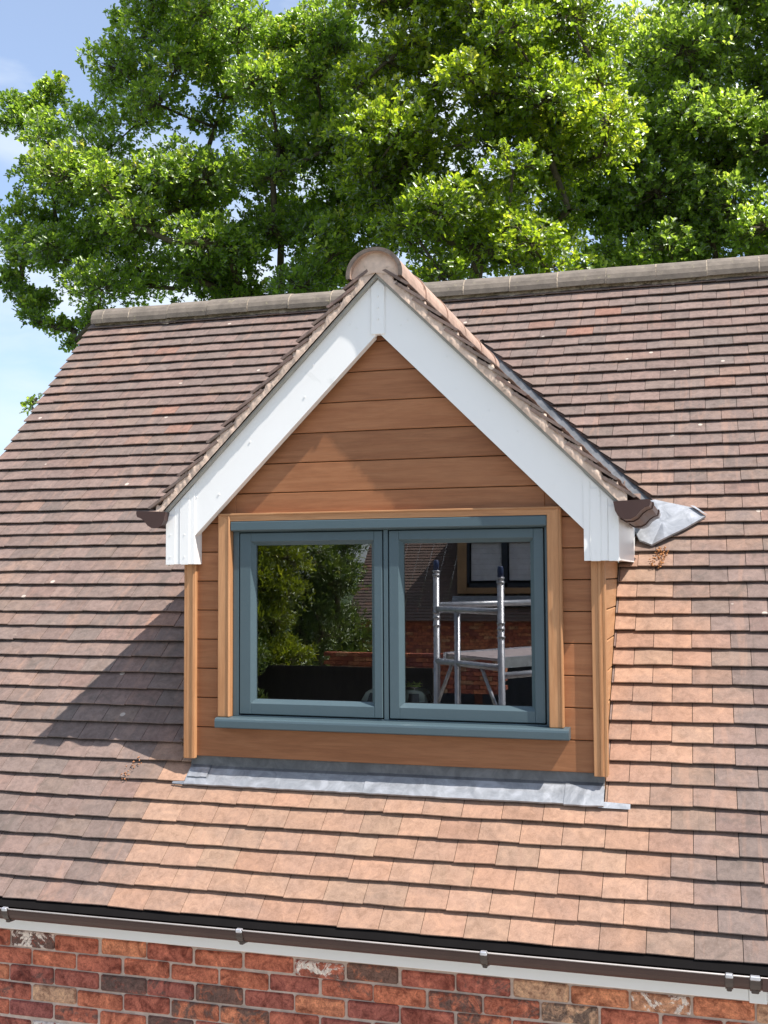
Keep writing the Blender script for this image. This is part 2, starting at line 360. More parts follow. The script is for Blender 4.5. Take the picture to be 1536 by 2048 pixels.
def weather(x, s):
    # clean where lead run-off and the dormer keep moss away, darker to the left and far right
    z = s*SP+ZE; y = YE+s*CP
    wv = .62
    if s < .75:
        wv = min(.9, max(.0, (abs(x-.15)-.95)/.65))
        if x < 0: wv = min(.6, max(0., (-x-.95)/.5))
    elif x > .9:
        edge = 1.55-(s-.75)*.14
        wv = .0+max(0., min(.85, (x-edge+.30)/.5)) if s < 2.0 else min(.62, .30+(s-2.0)*.30+max(0, (x-1.2)*.2))
    else:
        wv = .55 if s < 2.2 else .62
    if x < -2.5 and s > 3: wv = .5
    return wv

def tile(mb, O, U, S, N, u0, u1, s0, h0, L, wth, rg, nu=2, t=.0112, tilt=.175):
    """one plain tile: tail at s0, top of tail at height h0; cambered, chamfered tail"""
    js = rg.uniform(-.0018, .0018); jh = rg.uniform(-.0010, .0016); rot = rg.uniform(-.0024, .0024); cam_ = rg.uniform(.0, .0022)
    col = (wth+rg.uniform(-.07, .07), rg.random(), rg.random()); col = tuple(max(0, min(1, q)) for q in col)
    V = []; prof = [(.006, -t), (0, -.0025), (.0022, 0), (L, -L*tilt)]
    for i in range(nu+1):
        f = i/nu; uu = u0+(u1-u0)*f; cz = cam_*(1-(2*f-1)**2)
        for (a, h) in prof:
            V.append(O+U*uu+S*(s0+js+rot*(2*f-1)+a)+N*(h0+jh+h+cz))
    Fc = []
    for i in range(nu):
        for k in range(3): Fc.append((i*4+k, (i+1)*4+k, (i+1)*4+k+1, i*4+k+1))
    n = nu*4
    b = len(V); V += [V[3]-N*t, V[n+3]-N*t]
    Fc.append((0, 1, 2, 3, b)); Fc.append((n+3, n+2, n+1, n, b+1)); Fc.append((0, b, b+1, n))
    mb.add(V, [f if np.dot(np.cross(U, S), N) > 0 else f[::-1] for f in Fc], col)

DX, DY, DZ, DS = .0147, -.05, .009, .989      # dormer origin and size factor
TW = .165; rg = random.Random(3)
yv = lambda x, gap=0.: (ZD+.017-abs(x))/1.021+gap
full, lft, rgt, midL, midR = MB(), MB(), MB(), MB(), MB()
for k in range(NROW+1):
    s0 = k*G; off = -1.3666+(TW/2 if k % 2 else 0); L = .15 if k < NROW-1 else .09
    i0 = math.floor((XV-off)/TW); i1 = math.ceil((XR-off)/TW)
    for i in range(i0, i1):
        a = off+i*TW; b_ = a+TW
        if b_-XV < .06: continue
        if a < XV or a-XV < .06: a = XV+rg.uniform(-.004, .004)
        a += .0012; b_ -= .0012
        xc = (a+b_)/2; ys = YE+s0*CP; ymid = ys+.05
        wt = weather(xc, s0)
        dest = full
        if s0 >= .605 and a < .937 and b_ > -.907:
            if b_ > -.907 and a < -.907 and ymid < 1.25: dest = midL
            elif a < .937 and b_ > .937 and ymid < 1.25: dest = midR
            elif ys+L < 2.20-abs(xc)+.02 and ys < 1.25 and abs(xc) < .9: continue
            elif ys+.13 < 2.27-max(abs(a), abs(b_)): continue
            else: dest = lft if xc < 0 else rgt
        elif ys > 1.08 and abs(xc) < 1.35 and ys < 2.27-min(abs(a), abs(b_)): dest = lft if xc < 0 else rgt
        if dest in (lft, rgt) and a < 0 < b_:
            st_ = rg.getstate(); tile(rgt if dest is lft else lft, O_, X_, S_, N_, a, b_, s0, .012, L, wt, rg); rg.setstate(st_)
        tile(dest, O_, X_, S_, N_, a, b_, s0, .012, L, wt, rg)
parts_ = []
o = lft.build('t', M['tile']); clip(o, (0, 2.27, 0), (1, -1, 0)); clip(o, (-.0, 0, 0), (1, 0, 0)); parts_.append(o)
o = rgt.build('t', M['tile']); clip(o, (0, 2.27, 0), (-1, -1, 0)); clip(o, (.0, 0, 0), (-1, 0, 0)); parts_.append(o)
o = midL.build('t', M['tile']); clip(o, (-.905, 0, 0), (1, 0, 0)); parts_.append(o)
o = midR.build('t', M['tile']); clip(o, (.935, 0, 0), (-1, 0, 0)); parts_.append(o)
# back slope (plain sheet of courses) and deck
back = MB(); YR = YE+4.6*CP; ZR = ZE+4.6*SP
S2 = np.array([0, -CP, SP]); N2 = np.array([0, SP, CP]); O2 = np.array([0, 2*YR-YE, ZE])
for k in range(NROW+1):
    a = XV
    back.add([O2+X_*XV+S2*(k*G)+N2*0, O2+X_*XR+S2*(k*G), O2+X_*XR+S2*(k*G)+N2*.012, O2+X_*XV+S2*(k*G)+N2*.012,
              O2+X_*XV+S2*(k*G+.11)-N2*.004, O2+X_*XR+S2*(k*G+.11)-N2*.004], [(1, 0, 3, 2), (2, 3, 4, 5)], (.6, .5, .4))
parts_.append(full.build('t', M['tile'])); parts_.append(back.build('t', M['tile']))
dk = MB(); hh = -.035
def rp(x, s, h=hh): return O_+X_*x+S_*s+N_*h
def sy(y): return (y-YE)/CP
dk.add([rp(XV+.01, .02), rp(XR, .02), rp(XR, .66), rp(XV+.01, .66)], [(0, 1, 2, 3)])
dk.add([rp(XV+.01, .66), rp(-.90, .66), rp(-.90, 4.6), rp(XV+.01, 4.6)], [(0, 1, 2, 3)])
dk.add([rp(.94, .66), rp(XR, .66), rp(XR, 4.6), rp(.94, 4.6)], [(0, 1, 2, 3)])
dk.add([rp(-.94, sy(1.28)), rp(0, sy(2.2)), rp(.94, sy(1.28)), rp(.94, 4.6), rp(-.94, 4.6)], [(0, 1, 4), (1, 3, 4), (1, 2, 3)])
dk.add([O2+X_*XV+S2*.02-N2*.03, O2+X_*XR+S2*.02-N2*.03, O2+X_*XR+S2*4.6-N2*.03, O2+X_*XV+S2*4.6-N2*.03], [(0, 3, 2, 1)])
parts_.append(dk.build('t', M['deck']))
def join(name, objs, parent, mats):
    bm = bmesh.new()
    for o in objs:
        ml = [bm_m.name for bm_m in o.data.materials]; b0 = len(bm.faces); bm.from_mesh(o.data); bm.faces.ensure_lookup_table()
        idx = [mats.index(mm) for mm in o.data.materials]
        for f in bm.faces[b0:]: f.material_index = idx[min(f.material_index, len(idx)-1)]
    me = D.meshes.new(name); bm.to_mesh(me); bm.free()
    for mm in mats: me.materials.append(mm)
    for o in objs: D.objects.remove(o, do_unlink=True)
    o = D.objects.new(name, me); COL.objects.link(o)
    if parent:
        o.parent = parent
        if parent.type == 'EMPTY': o.location = -Vector(parent.location)
    return o
roof = join('roof', parts_, house, [M['tile'], M['deck']])

# main ridge tiles, mortar bed beneath
def half_round(mb, p0, p1, r0, r1, side, col=(1, 1, 1), n=12, a0=-12, thick=.014, arc=None):
    p0, p1 = np.array(p0, float), np.array(p1, float); ax = p1-p0; ax = ax/np.linalg.norm(ax)
    sd_ = np.array(side, float); up = np.cross(sd_, ax); up = up*np.sign(up[2]+1e-9)
    V = []; nn = n+1
    for (p, r) in ((p0, r0), (p1, r1)):
        for rr in (r, r-thick):
            for k in range(nn):
                an = math.radians(a0+(180-2*a0)*k/n); V.append(p+sd_*rr*math.cos(an)+up*rr*math.sin(an)*.92)
    Fc = []
    for k in range(n):
        Fc += [(k, k+1, 2*nn+k+1, 2*nn+k), (nn+k+1, nn+k, 3*nn+k, 3*nn+k+1), (k+1, k, nn+k, nn+k+1), (2*nn+k, 2*nn+k+1, 3*nn+k+1, 3*nn+k)]
    mb.add(V, Fc, col, 0, False)
rt = MB(); LR = .3155; x = -3.0; i = 0
rx0 = -3.03
xs_ = [rx0, rx0+.1]+[-2.7142+LR*k for k in range(0, 21)]
ZC = ZR-.03
for a, b_ in zip(xs_[:-1], xs_[1:]):
    if b_ > XR+.3: break
    dz = rnd.uniform(-.003, .003); r = .118+rnd.uniform(-.003, .003)
    half_round(rt, (a+.002, YR, ZC+dz), (b_-.003, YR, ZC+dz+rnd.uniform(-.002, .002)), r, r-.002, (0, 1, 0))
    half_round(rt, (b_-.006, YR, ZC), (b_+.003, YR, ZC), .1165+rnd.uniform(-.002, .001), .1165, (0, 1, 0), n=14)
    for q in range(len(rt.mi)-56, len(rt.mi)): rt.mi[q] = 1
rt.add([(rx0, YR+.112*math.cos(math.radians(t)), ZC+.1*math.sin(math.radians(t))) for t in range(-10, 191, 20)], [tuple(range(11))])
ridge = rt.build('ridge_tiles', [M['ridge'], M['debris']], roof)
def rough_strip(mb, pts0, pts1, nrm, amp, seed, base=0.0):
    """irregular mortar strip between two polylines, pushed out along nrm"""
    r = random.Random(seed); n = len(pts0); V = []
    rows = 4
    sm_ = [0.]*rows
    for i in range(n):
        for j in range(rows):
            sm_[j] = sm_[j]*.72+r.uniform(-amp, amp)*.5
            f = j/(rows-1); p = np.array(pts0[i])*(1-f)+np.array(pts1[i])*f
            hgt = base+amp*(math.sin(math.pi*f)*.5+.0)+sm_[j]*.55*(1 if 0 < j else .3)
            V.append(p+np.array(nrm)*hgt)
    mb.add(V, [(i*rows+j, (i+1)*rows+j, (i+1)*rows+j+1, i*rows+j+1) for i in range(n-1) for j in range(rows-1)], (1, 1, 1), 0, True)
rm = MB(); nn = 260
xsr = np.linspace(-3.02, XR, nn); rr = random.Random(5)
sd1 = [4.585+.004*math.sin(q*9)+rr.uniform(-.003, .003) for q in xsr]
lo = [4.492-.010*math.sin(q*7)-.006*math.sin(q*23)+rr.uniform(-.016, .012) for q in xsr]
rough_strip(rm, [rp(a, b_, .004) for a, b_ in zip(xsr, lo)], [rp(a, b_, .03) for a, b_ in zip(xsr, sd1)], N_, .022, 4)
rm.build('ridge_mortar', M['debris'], roof)

# front wall of bricks
bw = MB(); jm = MB(); YW = -.27; rb = random.Random(11)
k = 0; z = -.93+.075*3
z0 = at(0, 1926, YW)[2]
courses = [z0+.075*j for j in range(-28, 6)]
for ci, z in enumerate(courses):
    off = (0 if ci % 2 else .1125)
    for i in range(-17, 24):
        a = at(20, 1955, YW)[0]+off+i*.225
        if a > XR-.2 or a+.215 < XV+.12: continue
        a2 = max(a, XV+.1)
        tn = min(1, max(0, rb.gauss(.5, .27))); dk_ = rb.uniform(.34, .54) if rb.random() < .32 else rb.random()*.3; wh = rb.uniform(1.18, 1.4) if rb.random() < .09 else .2
        e = lambda: rb.uniform(-.003, .003)
        px = rb.uniform(-.004, .003)
        bw.obox((a2+e(), YW+px, z+.005+e()), (a+.215-a2+e(), 0, e()), (0, .08, 0), (0, 0, .065+e()), (tn, dk_, wh), 0, .006)
bw.add([(XV+.1, YW+.009, -3.1), (XR-.2, YW+.009, -3.1), (XR-.2, YW+.009, -.5), (XV+.1, YW+.009, -.5)], [(0, 1, 2, 3)], (1, 1, 1), 1)
YB = 2*YR-YE-.25
for xx, sg in ((XV+.1, 1), (XR-.2, -1)):
    bw.add([(xx, YW+.009, -3.1), (xx, YB, -3.1), (xx, YB, -.5), (xx, YR, ZR-.12), (xx, YW+.009, -.5)], [(0, 1, 2, 3, 4)], (.45, .2, .2), 0)
bw.add([(XV+.1, YB, -3.1), (XR-.2, YB, -3.1), (XR-.2, YB, -.5), (XV+.1, YB, -.5)], [(3, 2, 1, 0)], (.45, .2, .2), 0)
bw.build('brick_wall', [M['brick'], M['joint']], house)

# fascia and gutter
fb = MB(); fb.box(XV+.02, 1.455, -.452, -.43, -.685, -.53, bev=.003); fb.box(1.455, 1.515, -.456, -.43, -.69, -.53, bev=.002); fb.box(1.515, XR, -.452, -.43, -.686, -.53, bev=.003)
fb.box(XV+.02, XR, -.43, YW+.01, -.675, -.655)
fb.build('fascia_board', M['white'], house)
def gutter_profile(c, w, d, side, z, yx):
    pass
def chan(mb, prof, p0, axis, L, th=.003, col=(1, 1, 1)):
    """open channel: prof is list of (a,h); side vector given by axis tuple (sidevec)"""
    sidev, ax = np.array(axis[0], float), np.array(axis[1], float); p0 = np.array(p0, float); up = np.array([0, 0, 1.])
    inner = []
    n = len(prof)
    for i, (a, h) in enumerate(prof):
        a0, h0 = prof[max(i-1, 0)]; a1, h1 = prof[min(i+1, n-1)]; t = np.array([a1-a0, h1-h0]); t = t/np.linalg.norm(t)
        inner.append((a-t[1]*th, h+t[0]*th))
    loop = [p0+sidev*a+up*h for a, h in prof]+[p0+sidev*a+up*h for a, h in inner[::-1]]
    mb.extrude(loop, ax*L, col)
gp = [(.000, .0), (.0, -.012), (.004, -.030), (.013, -.050), (.030, -.064), (.052, -.070), (.075, -.066), (.094, -.052), (.104, -.032), (.108, -.010), (.108, .010)]
gp = [(a, h*.80) for a, h in gp]
gt = MB(); chan(gt, gp, (XV-.05, -.608, -.5495), ((0, 1, 0), (1, 0, 0)), XR-XV+.05, .004)
gt.tube([(XV-.05, -.607, -.550), (XR, -.607, -.5485)], .0030, 6, mi=1)  # thin tube along the lip, paler than the gutter body
for xx in (1.523,):
    gt.obox((xx-.028, -.612, -.592), (.056, 0, 0), (0, .004, 0), (0, 0, .044)); 
gutter = gt.build('gutter', [M['brown'], plain('pale_lip', (.42, .38, .36), .35)], house, fixn=True)
def bracket(px, wd=.026):
    q = at(px, 1900, -.61); b = MB(); xx = q[0]; pr = [(-.008, .004)]+[(a*1.07-.004, h*1.06-.001) for a, h in gp]+[(.116, .012)]
    chan(b, pr, (xx-wd/2, -.608, -.5495), ((0, 1, 0), (1, 0, 0)), wd, .005)
    b.obox((xx-wd/2, -.617, -.558), (wd, 0, 0), (0, .018, 0), (0, 0, .015), (1, 1, 1), 1, .003)
    b.obox((xx-wd/2+.004, -.590, -.610), (wd-.008, 0, 0), (0, .045, -.004), (0, 0, .016), (1, 1, 1), 0, .003)
    return b.build('gutter_bracket', [M['clip'], M['alu']], gutter, fixn=True)
for px in (8, 478, 967, 1457): bracket(px)
bracket(1509, .034)
# eaves: dark underlay strip and battens showing between gutter and tiles
ev = MB(); ev.obox((XV+.02, -.54, -.562), (XR-XV, 0, 0), (0, .03, .025), (0, .02, -.02)); ev.box(XV+.02, XR, -.505, -.455, -.60, -.57)
ev.build('eaves_felt', M['deck'], house)

# ------------------------------------------------------------------ dormer
# wall cladding (front boards, cheeks); boards run along x
BP = .1315; rc = random.Random(21)
def boardcol(): return (rc.random(), rc.random(), rc.random())
cl = MB()
def fboard(x0, x1, z0, z1): cl.obox((x0, 0, z0+.0016), (x1-x0, 0, 0), (0, .02, 0), (0, 0, z1-z0-.0032), boardcol(), 0, .0025)
fboard(-.925, .925, 0, BP)
for k in range(1, 9):
    fboard(-.925, -.70, k*BP, (k+1)*BP); fboard(.70, .925, k*BP, (k+1)*BP)
fboard(-.70, .70, BP, BP+.055)
for k in range(8, 17): fboard(-.70 if k == 8 else -.925, .70 if k == 8 else .925, (k*BP if k > 8 else 1.062), (k+1)*BP)
o1 = cl.build('t', M['woodx'])
clip(o1, (0, 0, 2.03), (1, 0, 1)); clip(o1, (0, 0, 2.03), (-1, 0, 1))
ck = MB()
for sg in (-1, 1):
    for k in range(-1, 9):
        x0 = sg*.927; ck.obox((x0 if sg < 0 else x0-.02, .0205, k*BP+.0022), (.02, 0, 0), (0, 1.2, 0), (0, 0, BP-.0044), boardcol(), 0, .0035)
o2 = ck.build('t', M['woody']); clip(o2, tuple(O_+N_*-.09), tuple(-N_))
back_ = MB()
for (x0, x1, z0, z1) in ((-.92, -.69, 0, 1.1), (.69, .92, 0, 1.1), (-.69, .69, 0, .17), (-.69, .69, 1.06, 1.1)): back_.box(x0, x1, .021, .055, z0, z1)
back_.add([(-.92, .03, 1.1), (.92, .03, 1.1), (0, .03, 2.02)], [(0, 1, 2)])
for sg in (-1, 1): back_.add([(sg*.905, .05, -.05), (sg*.905, 1.2, 1.05), (sg*.905, 1.1, 1.1), (sg*.905, .05, 1.1)], [(0, 1, 2, 3)])
o3 = back_.build('t', M['deck'])
dormer = join('dormer', [o1, o2, o3], house, [M['woodx'], M['woody'], M['deck']])

def wood(name, boxes, mat, parent=dormer):
    b = MB()
    for (o_, a, b2, c) in boxes: b.obox(o_, a, b2, c, boardcol(), 0, .004)
    return b.build(name, mat, parent)
for sg in (-1, 1):
    xo = sg*.932
    xa = min(xo, xo-sg*.044)
    cp = MB(); cp.obox((xa, -.024, -.008), (.044, 0, 0), (0, .0235, 0), (0, 0, .90), boardcol(), 0, .002)
    xs = (xa+.030) if sg < 0 else xa+.004          # raised bead on the post face
    cp.obox((xa+.028, -.029, -.007), (.010, 0, 0), (0, .006, 0), (0, 0, .898), boardcol(), 0, .0015)
    xb = xo if sg > 0 else xo-.012
    cp.obox((xb, -.024, -.008), (.012, 0, 0), (0, .06, 0), (0, 0, .90), boardcol(), 0, .002)
    cp.build('corner_post', M['woodz'], dormer)
for sg in (-1, 1):
    wood('window_trim', [((-.772 if sg < 0 else .711, -.036, .182), (.060, 0, 0), (0, .0355, 0), (0, 0, .906)),
                         ((-.724 if sg < 0 else .759, -.041, .1825), (.0115, 0, 0), (0, .04, 0), (0, 0, .90))], M['woodz'])
b = MB(); b.add([(-.772, -.0362, 1.0915), (.771, -.0362, 1.0915), (.712, -.0362, 1.058), (-.712, -.0362, 1.058),
                 (-.772, -.0005, 1.0915), (.771, -.0005, 1.0915), (.712, -.0005, 1.058), (-.712, -.0005, 1.058)],
                [(3, 2, 1, 0), (0, 1, 5, 4), (2, 3, 7, 6), (0, 4, 7, 3), (1, 2, 6, 5)], boardcol())
b.obox((-.76, -.041, 1.083), (1.52, 0, 0), (0, .006, 0), (0, 0, .009), boardcol(), 0, .002)
b.build('window_trim', M['woodt'], dormer)

# barge boards
def slopebar(mb, sg, t0, t1, zo, d0, d1, y0, y1, col=(1, 1, 1), mi=0, cutx=None):
    """bar parallel to the gable slope: z = zo-|x|; d = vertical offset range below it, x from t0..t1"""
    V = []
    for y in (y0, y1):
        V += [(sg*t0, y, zo-t0+d0), (sg*t1, y, zo-t1+d0), (sg*t1, y, zo-t1+d1), (sg*t0, y, zo-t0+d1)]
    Fc = [(0, 1, 2, 3), (7, 6, 5, 4), (0, 4, 5, 1), (1, 5, 6, 2), (2, 6, 7, 3), (3, 7, 4, 0)]
    mb.add(V, Fc if sg > 0 else [f[::-1] for f in Fc], col, mi)
ZB = 2.098
for sg in (-1, 1):
    b = MB()
    slopebar(b, sg, .0, 1.004, ZB, 0, -.236, -.072, -.052)
    # returned lower lip
    slopebar(b, sg, .02, .875, ZB-.236, .012, -.0, -.052, -.030)
    for (tt, dd) in ((.10, -.11), (.13, -.06), (.30, -.06), (.34, -.16), (.60, -.09), (.75, -.17), (.86, -.07)):
        b.tube([(sg*tt, -.0715, ZB-tt+dd), (sg*tt, -.0750, ZB-tt+dd)], .0038, 10)
    o = b.build('barge_board', M['white'], dormer, fixn=True)
    clip(o, (sg*1.006, 0, 0), (sg, 0, 0))
    # boxed foot with cover strips
    f = MB(); xi, xo = (.868, 1.008)
    X = lambda q, w_: (sg*q if sg > 0 else -q-w_)
    V = [(xi, .866), (xo, .866), (xo, ZB-xo-.004), (xi, ZB-xi-.004)]
    P3 = [(sg*a, -.078, c) for a, c in V]
    f.extrude(P3, (0, .03, 0))
    for (q, w_) in ((.892, .004), (.934, .004), (.962, .003)):
        f.obox((X(q, w_), -.0815, .867), (w_, 0, 0), (0, .004, 0), (0, 0, ZB-q-.867-.02), (1, 1, 1), 0, .0012)
    for (q, w_) in ((.896, .038), (.966, .042)):
        f.obox((X(q, w_), -.0812, .864), (w_, 0, 0), (0, .0036, 0), (0, 0, ZB-q-w_-.864-.004), (1, 1, 1), 0, .001)
    for zz in (.90, 1.0): f.tube([(sg*.915, -.080, zz), (sg*.915, -.0835, zz)], .003, 8); f.tube([(sg*.985, -.080, zz), (sg*.985, -.0835, zz)], .003, 8)
    f.obox((X(xi, .012), -.05, .866), (.012, 0, 0), (0, .05, 0), (0, 0, .20))
    # side return under the gutter, runs back to the main roof
    f.box(*sorted((sg*.936, sg*1.0005)), -.046, .90, .871, .883); f.box(*sorted((sg*.990, sg*1.004)), -.048, 1.12, .868, 1.085)
    f.build('eaves_box', M['white'], dormer, fixn=True)
b = MB(); b.obox((-.031, -.078, 1.853), (.062, 0, 0), (0, .03, 0), (0, 0, .30), (1, 1, 1), 0, .002)
for q in (-.031, .027): b.obox((q, -.080, 1.853), (.004, 0, 0), (0, .004, 0), (0, 0, .24), (1, 1, 1), 0, .001)
for zz in (1.92, 1.97, 2.02): b.tube([(0, -.078, zz), (0, -.083, zz)], .004, 8)
o = b.build('apex_cover', M['white'], dormer, fixn=True); clip(o, (0, 0, ZB-.006), (1, 0, 1)); clip(o, (0, 0, ZB-.006), (-1, 0, 1))

# dormer roof tiles
rg = random.Random(9); dl, dr = MB(), MB()
q2 = 1/math.sqrt(2); YF = -.118
for sg, mb in ((-1, dl), (1, dr)):
    Sd = np.array([-sg*q2, 0, q2]); Nd = np.array([sg*q2, 0, q2]); Ud = np.array([0, 1., 0])
    Od = np.array([sg*1.085, 0, ZD-1.085])
    for k in range(15):
        s0 = k*.1016; x_at = 1.085-s0*q2
        if x_at < .135: break
        off = YF+(0 if k % 2 else -TW/2)
        u = off
        while u < 2.6-x_at*1.0:
            a, b_ = max(u, YF), u+TW
            if b_-a > .03:
                if k % 2 == 0 and a == YF: a, b_ = YF, u+TW
                tile(mb, Od, Ud, Sd, Nd, a+.001, b_-.001, s0, .0, min(.15, (x_at-.055)/q2), .80, rg, t=.013, tilt=.20)
            u += TW
ol = dl.build('t', M['tile']); clip(ol, (0, 2.16, 0), (-1, 1, 0)); clip(ol, (0, 0, 0), (1, 0, 0))
or_ = dr.build('t', M['tile']); clip(or_, (0, 2.16, 0), (1, 1, 0)); clip(or_, (0, 0, 0), (-1, 0, 0))
dd = MB()
for sg in (-1, 1):
    dd.add([(sg*1.04, -.05, ZD-1.04-.075), (0, -.05, ZD-.075), (0, 2.1, ZD-.075), (sg*1.04, 1.06, ZD-1.04-.075)], [(0, 1, 2, 3)])
od = dd.build('t', M['deck'])
droof = join('dormer_roof', [ol, or_, od], house, [M['tile'], M['deck']])
# undercloak boards and mortar bed along the verge
for sg in (-1, 1):
    b = MB(); slopebar(b, sg, 0.0, 1.025, ZB+.016, 0, -.0145, -.098, -.02)
    for t0 in (.33, .70): slopebar(b, sg, t0, t0+.002, ZB+.0165, 0, -.016, -.099, -.02)
    b.build('undercloak', M['fibre'], droof, fixn=True)
    mo = MB(); rv = random.Random(30+sg); n = 170; y0 = -.106
    low, hi = [], []
    for i in range(n+1):
        t = 1.045*i/n; low.append(np.array([sg*t, y0-.004, ZB+.016-t]))
        ph = ((1.085-t)/q2/.1016) % 1.0        # follows the stepped tile undersides
        h = .076-.024*ph+.007*math.sin(t*37+sg)+rv.uniform(-.006, .005)
        if t < .06: h = min(h, .062)
        hi.append(np.array([sg*t, y0+.006, ZB+.014-t+h]))
    rough_strip(mo, low, hi, (0, -1, 0), .012, 77+sg, .002)
    lo2 = [p+np.array([0, .02, -.03]) for p in hi]
    mo.add(hi+lo2, [(i, i+1, n+2+i, n+1+i) for i in range(n)], smooth=True)
    mo.build('verge_mortar', M['mortar'], droof)
# dormer ridge
dg = MB(); zc = 2.1036
ys_ = [-.135, .30, .74, 1.18, 1.62, 2.06, 2.3]
for i, (a, b_) in enumerate(zip(ys_[:-1], ys_[1:])):
    r = .125-.0*i+rnd.uniform(-.002, .002)
    half_round(dg, (0, a+.002, zc), (0, b_-.003, zc+rnd.uniform(-.004, .002)), r, r-.003, (1, 0, 0), n=18, a0=-8, thick=.016)
    if i: half_round(dg, (0, a-.008, zc), (0, a+.008, zc), r+.003, r+.003, (1, 0, 0), n=18, a0=-8)
half_round(dg, (0, -.1375, zc), (0, -.1335, zc), .1265, .1265, (1, 0, 0), n=22, a0=-8, thick=.017)
for q in range(len(dg.mi)-88, len(dg.mi)): dg.mi[q] = 1
dg.build('ridge_tiles', [M['ridge2'], M['ridge_end']], droof, fixn=True)
mf = MB(); n = 26; ring = []
for i in range(n+1):
    an = math.radians(-7+194*i/n); ring.append((.111*math.cos(an), -.108, zc+.102*math.sin(an)))
rows = 5; V = []; rv = random.Random(8)
for j in range(rows):
    f_ = j/(rows-1)
    for i in range(n+1):
        p = np.array(ring[i]); c_ = np.array([0, -.108, zc+.01]); q = c_+(p-c_)*f_
        q[1] += -.010*(1-f_**2)+.004*math.sin(i*.5+j)*f_; V.append(q)
mf.add(V, [(j*(n+1)+i, j*(n+1)+i+1, (j+1)*(n+1)+i+1, (j+1)*(n+1)+i) for j in range(rows-1) for i in range(n)], smooth=True)
mf.build('ridge_mortar', M['mortar'], droof)

# valley lead
for sg in (-1, 1):
    b = MB(); V = []; n = 14
    for i in range(n+1):
        t = 1.12*(1-i/n); y = 2.215-t
        pr_ = []
        for (e, hgt) in ((-.09, .0), (-.045, .012), (0, -.012), (.05, .004), (.105, -.002)):
            xx = sg*(t+e*.6); yy = y+e*.8
            zmain = 1.021*yy-.017-.02; zd = ZD-abs(xx)-.04
            V.append((xx, yy, max(zmain, zd)+hgt))
    b.add(V, [(i*5+j, (i+1)*5+j, (i+1)*5+j+1, i*5+j+1) for i in range(n) for j in range(4)], smooth=True)
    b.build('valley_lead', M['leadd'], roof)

# dormer gutters (ogee) with stop ends
og = [(.0, .0), (.0, -.004), (.006, -.036), (.018, -.058), (.038, -.070), (.066, -.069), (.086, -.058), (.103, -.038), (.120, -.026), (.138, -.020), (.143, -.004), (.141, .006)]
for sg in (-1, 1):
    x0 = .992 if sg > 0 else .992
    b = MB(); chan(b, og, (sg*(x0+.0), -.112, 1.100), ((sg, 0, 0), (0, 1, 0)), 1.02, .004)
    loop = [np.array([sg*(x0+a*1.02-.001), -.122, 1.102+h*1.05]) for a, h in og]
    b.extrude(loop, (0, .012, 0))
    pr = [(a*1.08-.005, h*1.1-.001) for a, h in og]
    for yy, wd in ((.06, .03), (.62, .03)): chan(b, pr, (sg*x0, yy, 1.102), ((sg, 0, 0), (0, 1, 0)), wd, .006)
    gd = b.build('gutter', M['brown'], dormer, fixn=True)
    b = MB(); b.box(*sorted((sg*(x0+.118), sg*(x0+.142))), .085, .135, 1.108, 1.112); 
    b.build('gutter_clip', M['alu'], gd)

# lead apron below dormer
ap = MB(); ra = random.Random(2)
def lead_piece(mb, x0, x1, s_lo, h=.026, up=True, s_hi=.682, n=24, seed=1, mi=0):
    r = random.Random(seed); V = []
    for i in range(n+1):
        x = x0+(x1-x0)*i/n
        w1 = r.uniform(-.0015, .0015)
        p0 = rp(x, s_lo-.001+w1, h-.006); p1 = rp(x, s_lo+w1, h+.003); p2 = rp(x, (s_lo+s_hi)/2, h+.001+r.uniform(-.0015, .0015)); p3 = rp(x, s_hi, h-.004)
        V += [p0, p1, p2, p3, np.array([x, -.0315, p3[2]+.010]), np.array([x, -.029, .04])]
    mb.add(V, [(i*6+j, (i+1)*6+j, (i+1)*6+j+1, i*6+j+1) for i in range(n) for j in range(3)], (1, 1, 1), mi, False)
    b0 = len(mb.v)-len(V)
    for i in range(n):
        for j in (3, 4): mb.f.append((b0+i*6+j, b0+(i+1)*6+j, b0+(i+1)*6+j+1, b0+i*6+j+1)); mb.c.append((1, 1, 1)); mb.mi.append(1); mb.sm.append(False)  # upstand in the darker lead: shade below the cladding put into its colour
lead_piece(ap, -.900, -.055, .592, .015, seed=1); lead_piece(ap, -.070, .80, .590, .018, seed=2); lead_piece(ap, .775, .932, .585, .021, seed=3, n=6)
ap.add([rp(-.96, .596, .009), rp(-.885, .590, .014), rp(-.885, .606, .018), rp(-.96, .606, .010)], [(0, 1, 2, 3)])
ap.add([rp(.91, .583, .014), rp(1.035, .585, .010), rp(1.035, .608, .012), rp(.91, .610, .018)], [(0, 1, 2, 3)])
lead_piece(ap, -.892, -.80, .628, .020, seed=5, n=6)
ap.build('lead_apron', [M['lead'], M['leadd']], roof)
# lead saddle at the foot of the right valley
def sheet(mb, pts, n, thick=.003):
    c_ = np.mean(pts, axis=0); V = list(pts)+[c_+np.array(n)*.001]; k = len(pts)
    mb.add(V, [(i, (i+1) % k, k) for i in range(k)], smooth=False)
    W = [np.array(p)-np.array(n)*.012 for p in pts]; mb.add(list(pts)+W, [(i, k+i, k+(i+1) % k, (i+1) % k) for i in range(k)])
sb = MB(); sheet(sb, [rp(1.00, 2.36, .035), rp(1.10, 2.375, .040), rp(1.285, 2.318, .032), rp(1.345, 2.262, .026), rp(1.25, 2.17, .036), rp(1.15, 2.095, .040), rp(1.09, 2.06, .030), rp(1.03, 2.09, .036), rp(.99, 2.2, .04)], N_)
sb.add([rp(1.272, 2.322, .044), rp(1.292, 2.326, .036), rp(1.356, 2.264, .028), rp(1.330, 2.268, .040)], [(0, 1, 2, 3)])
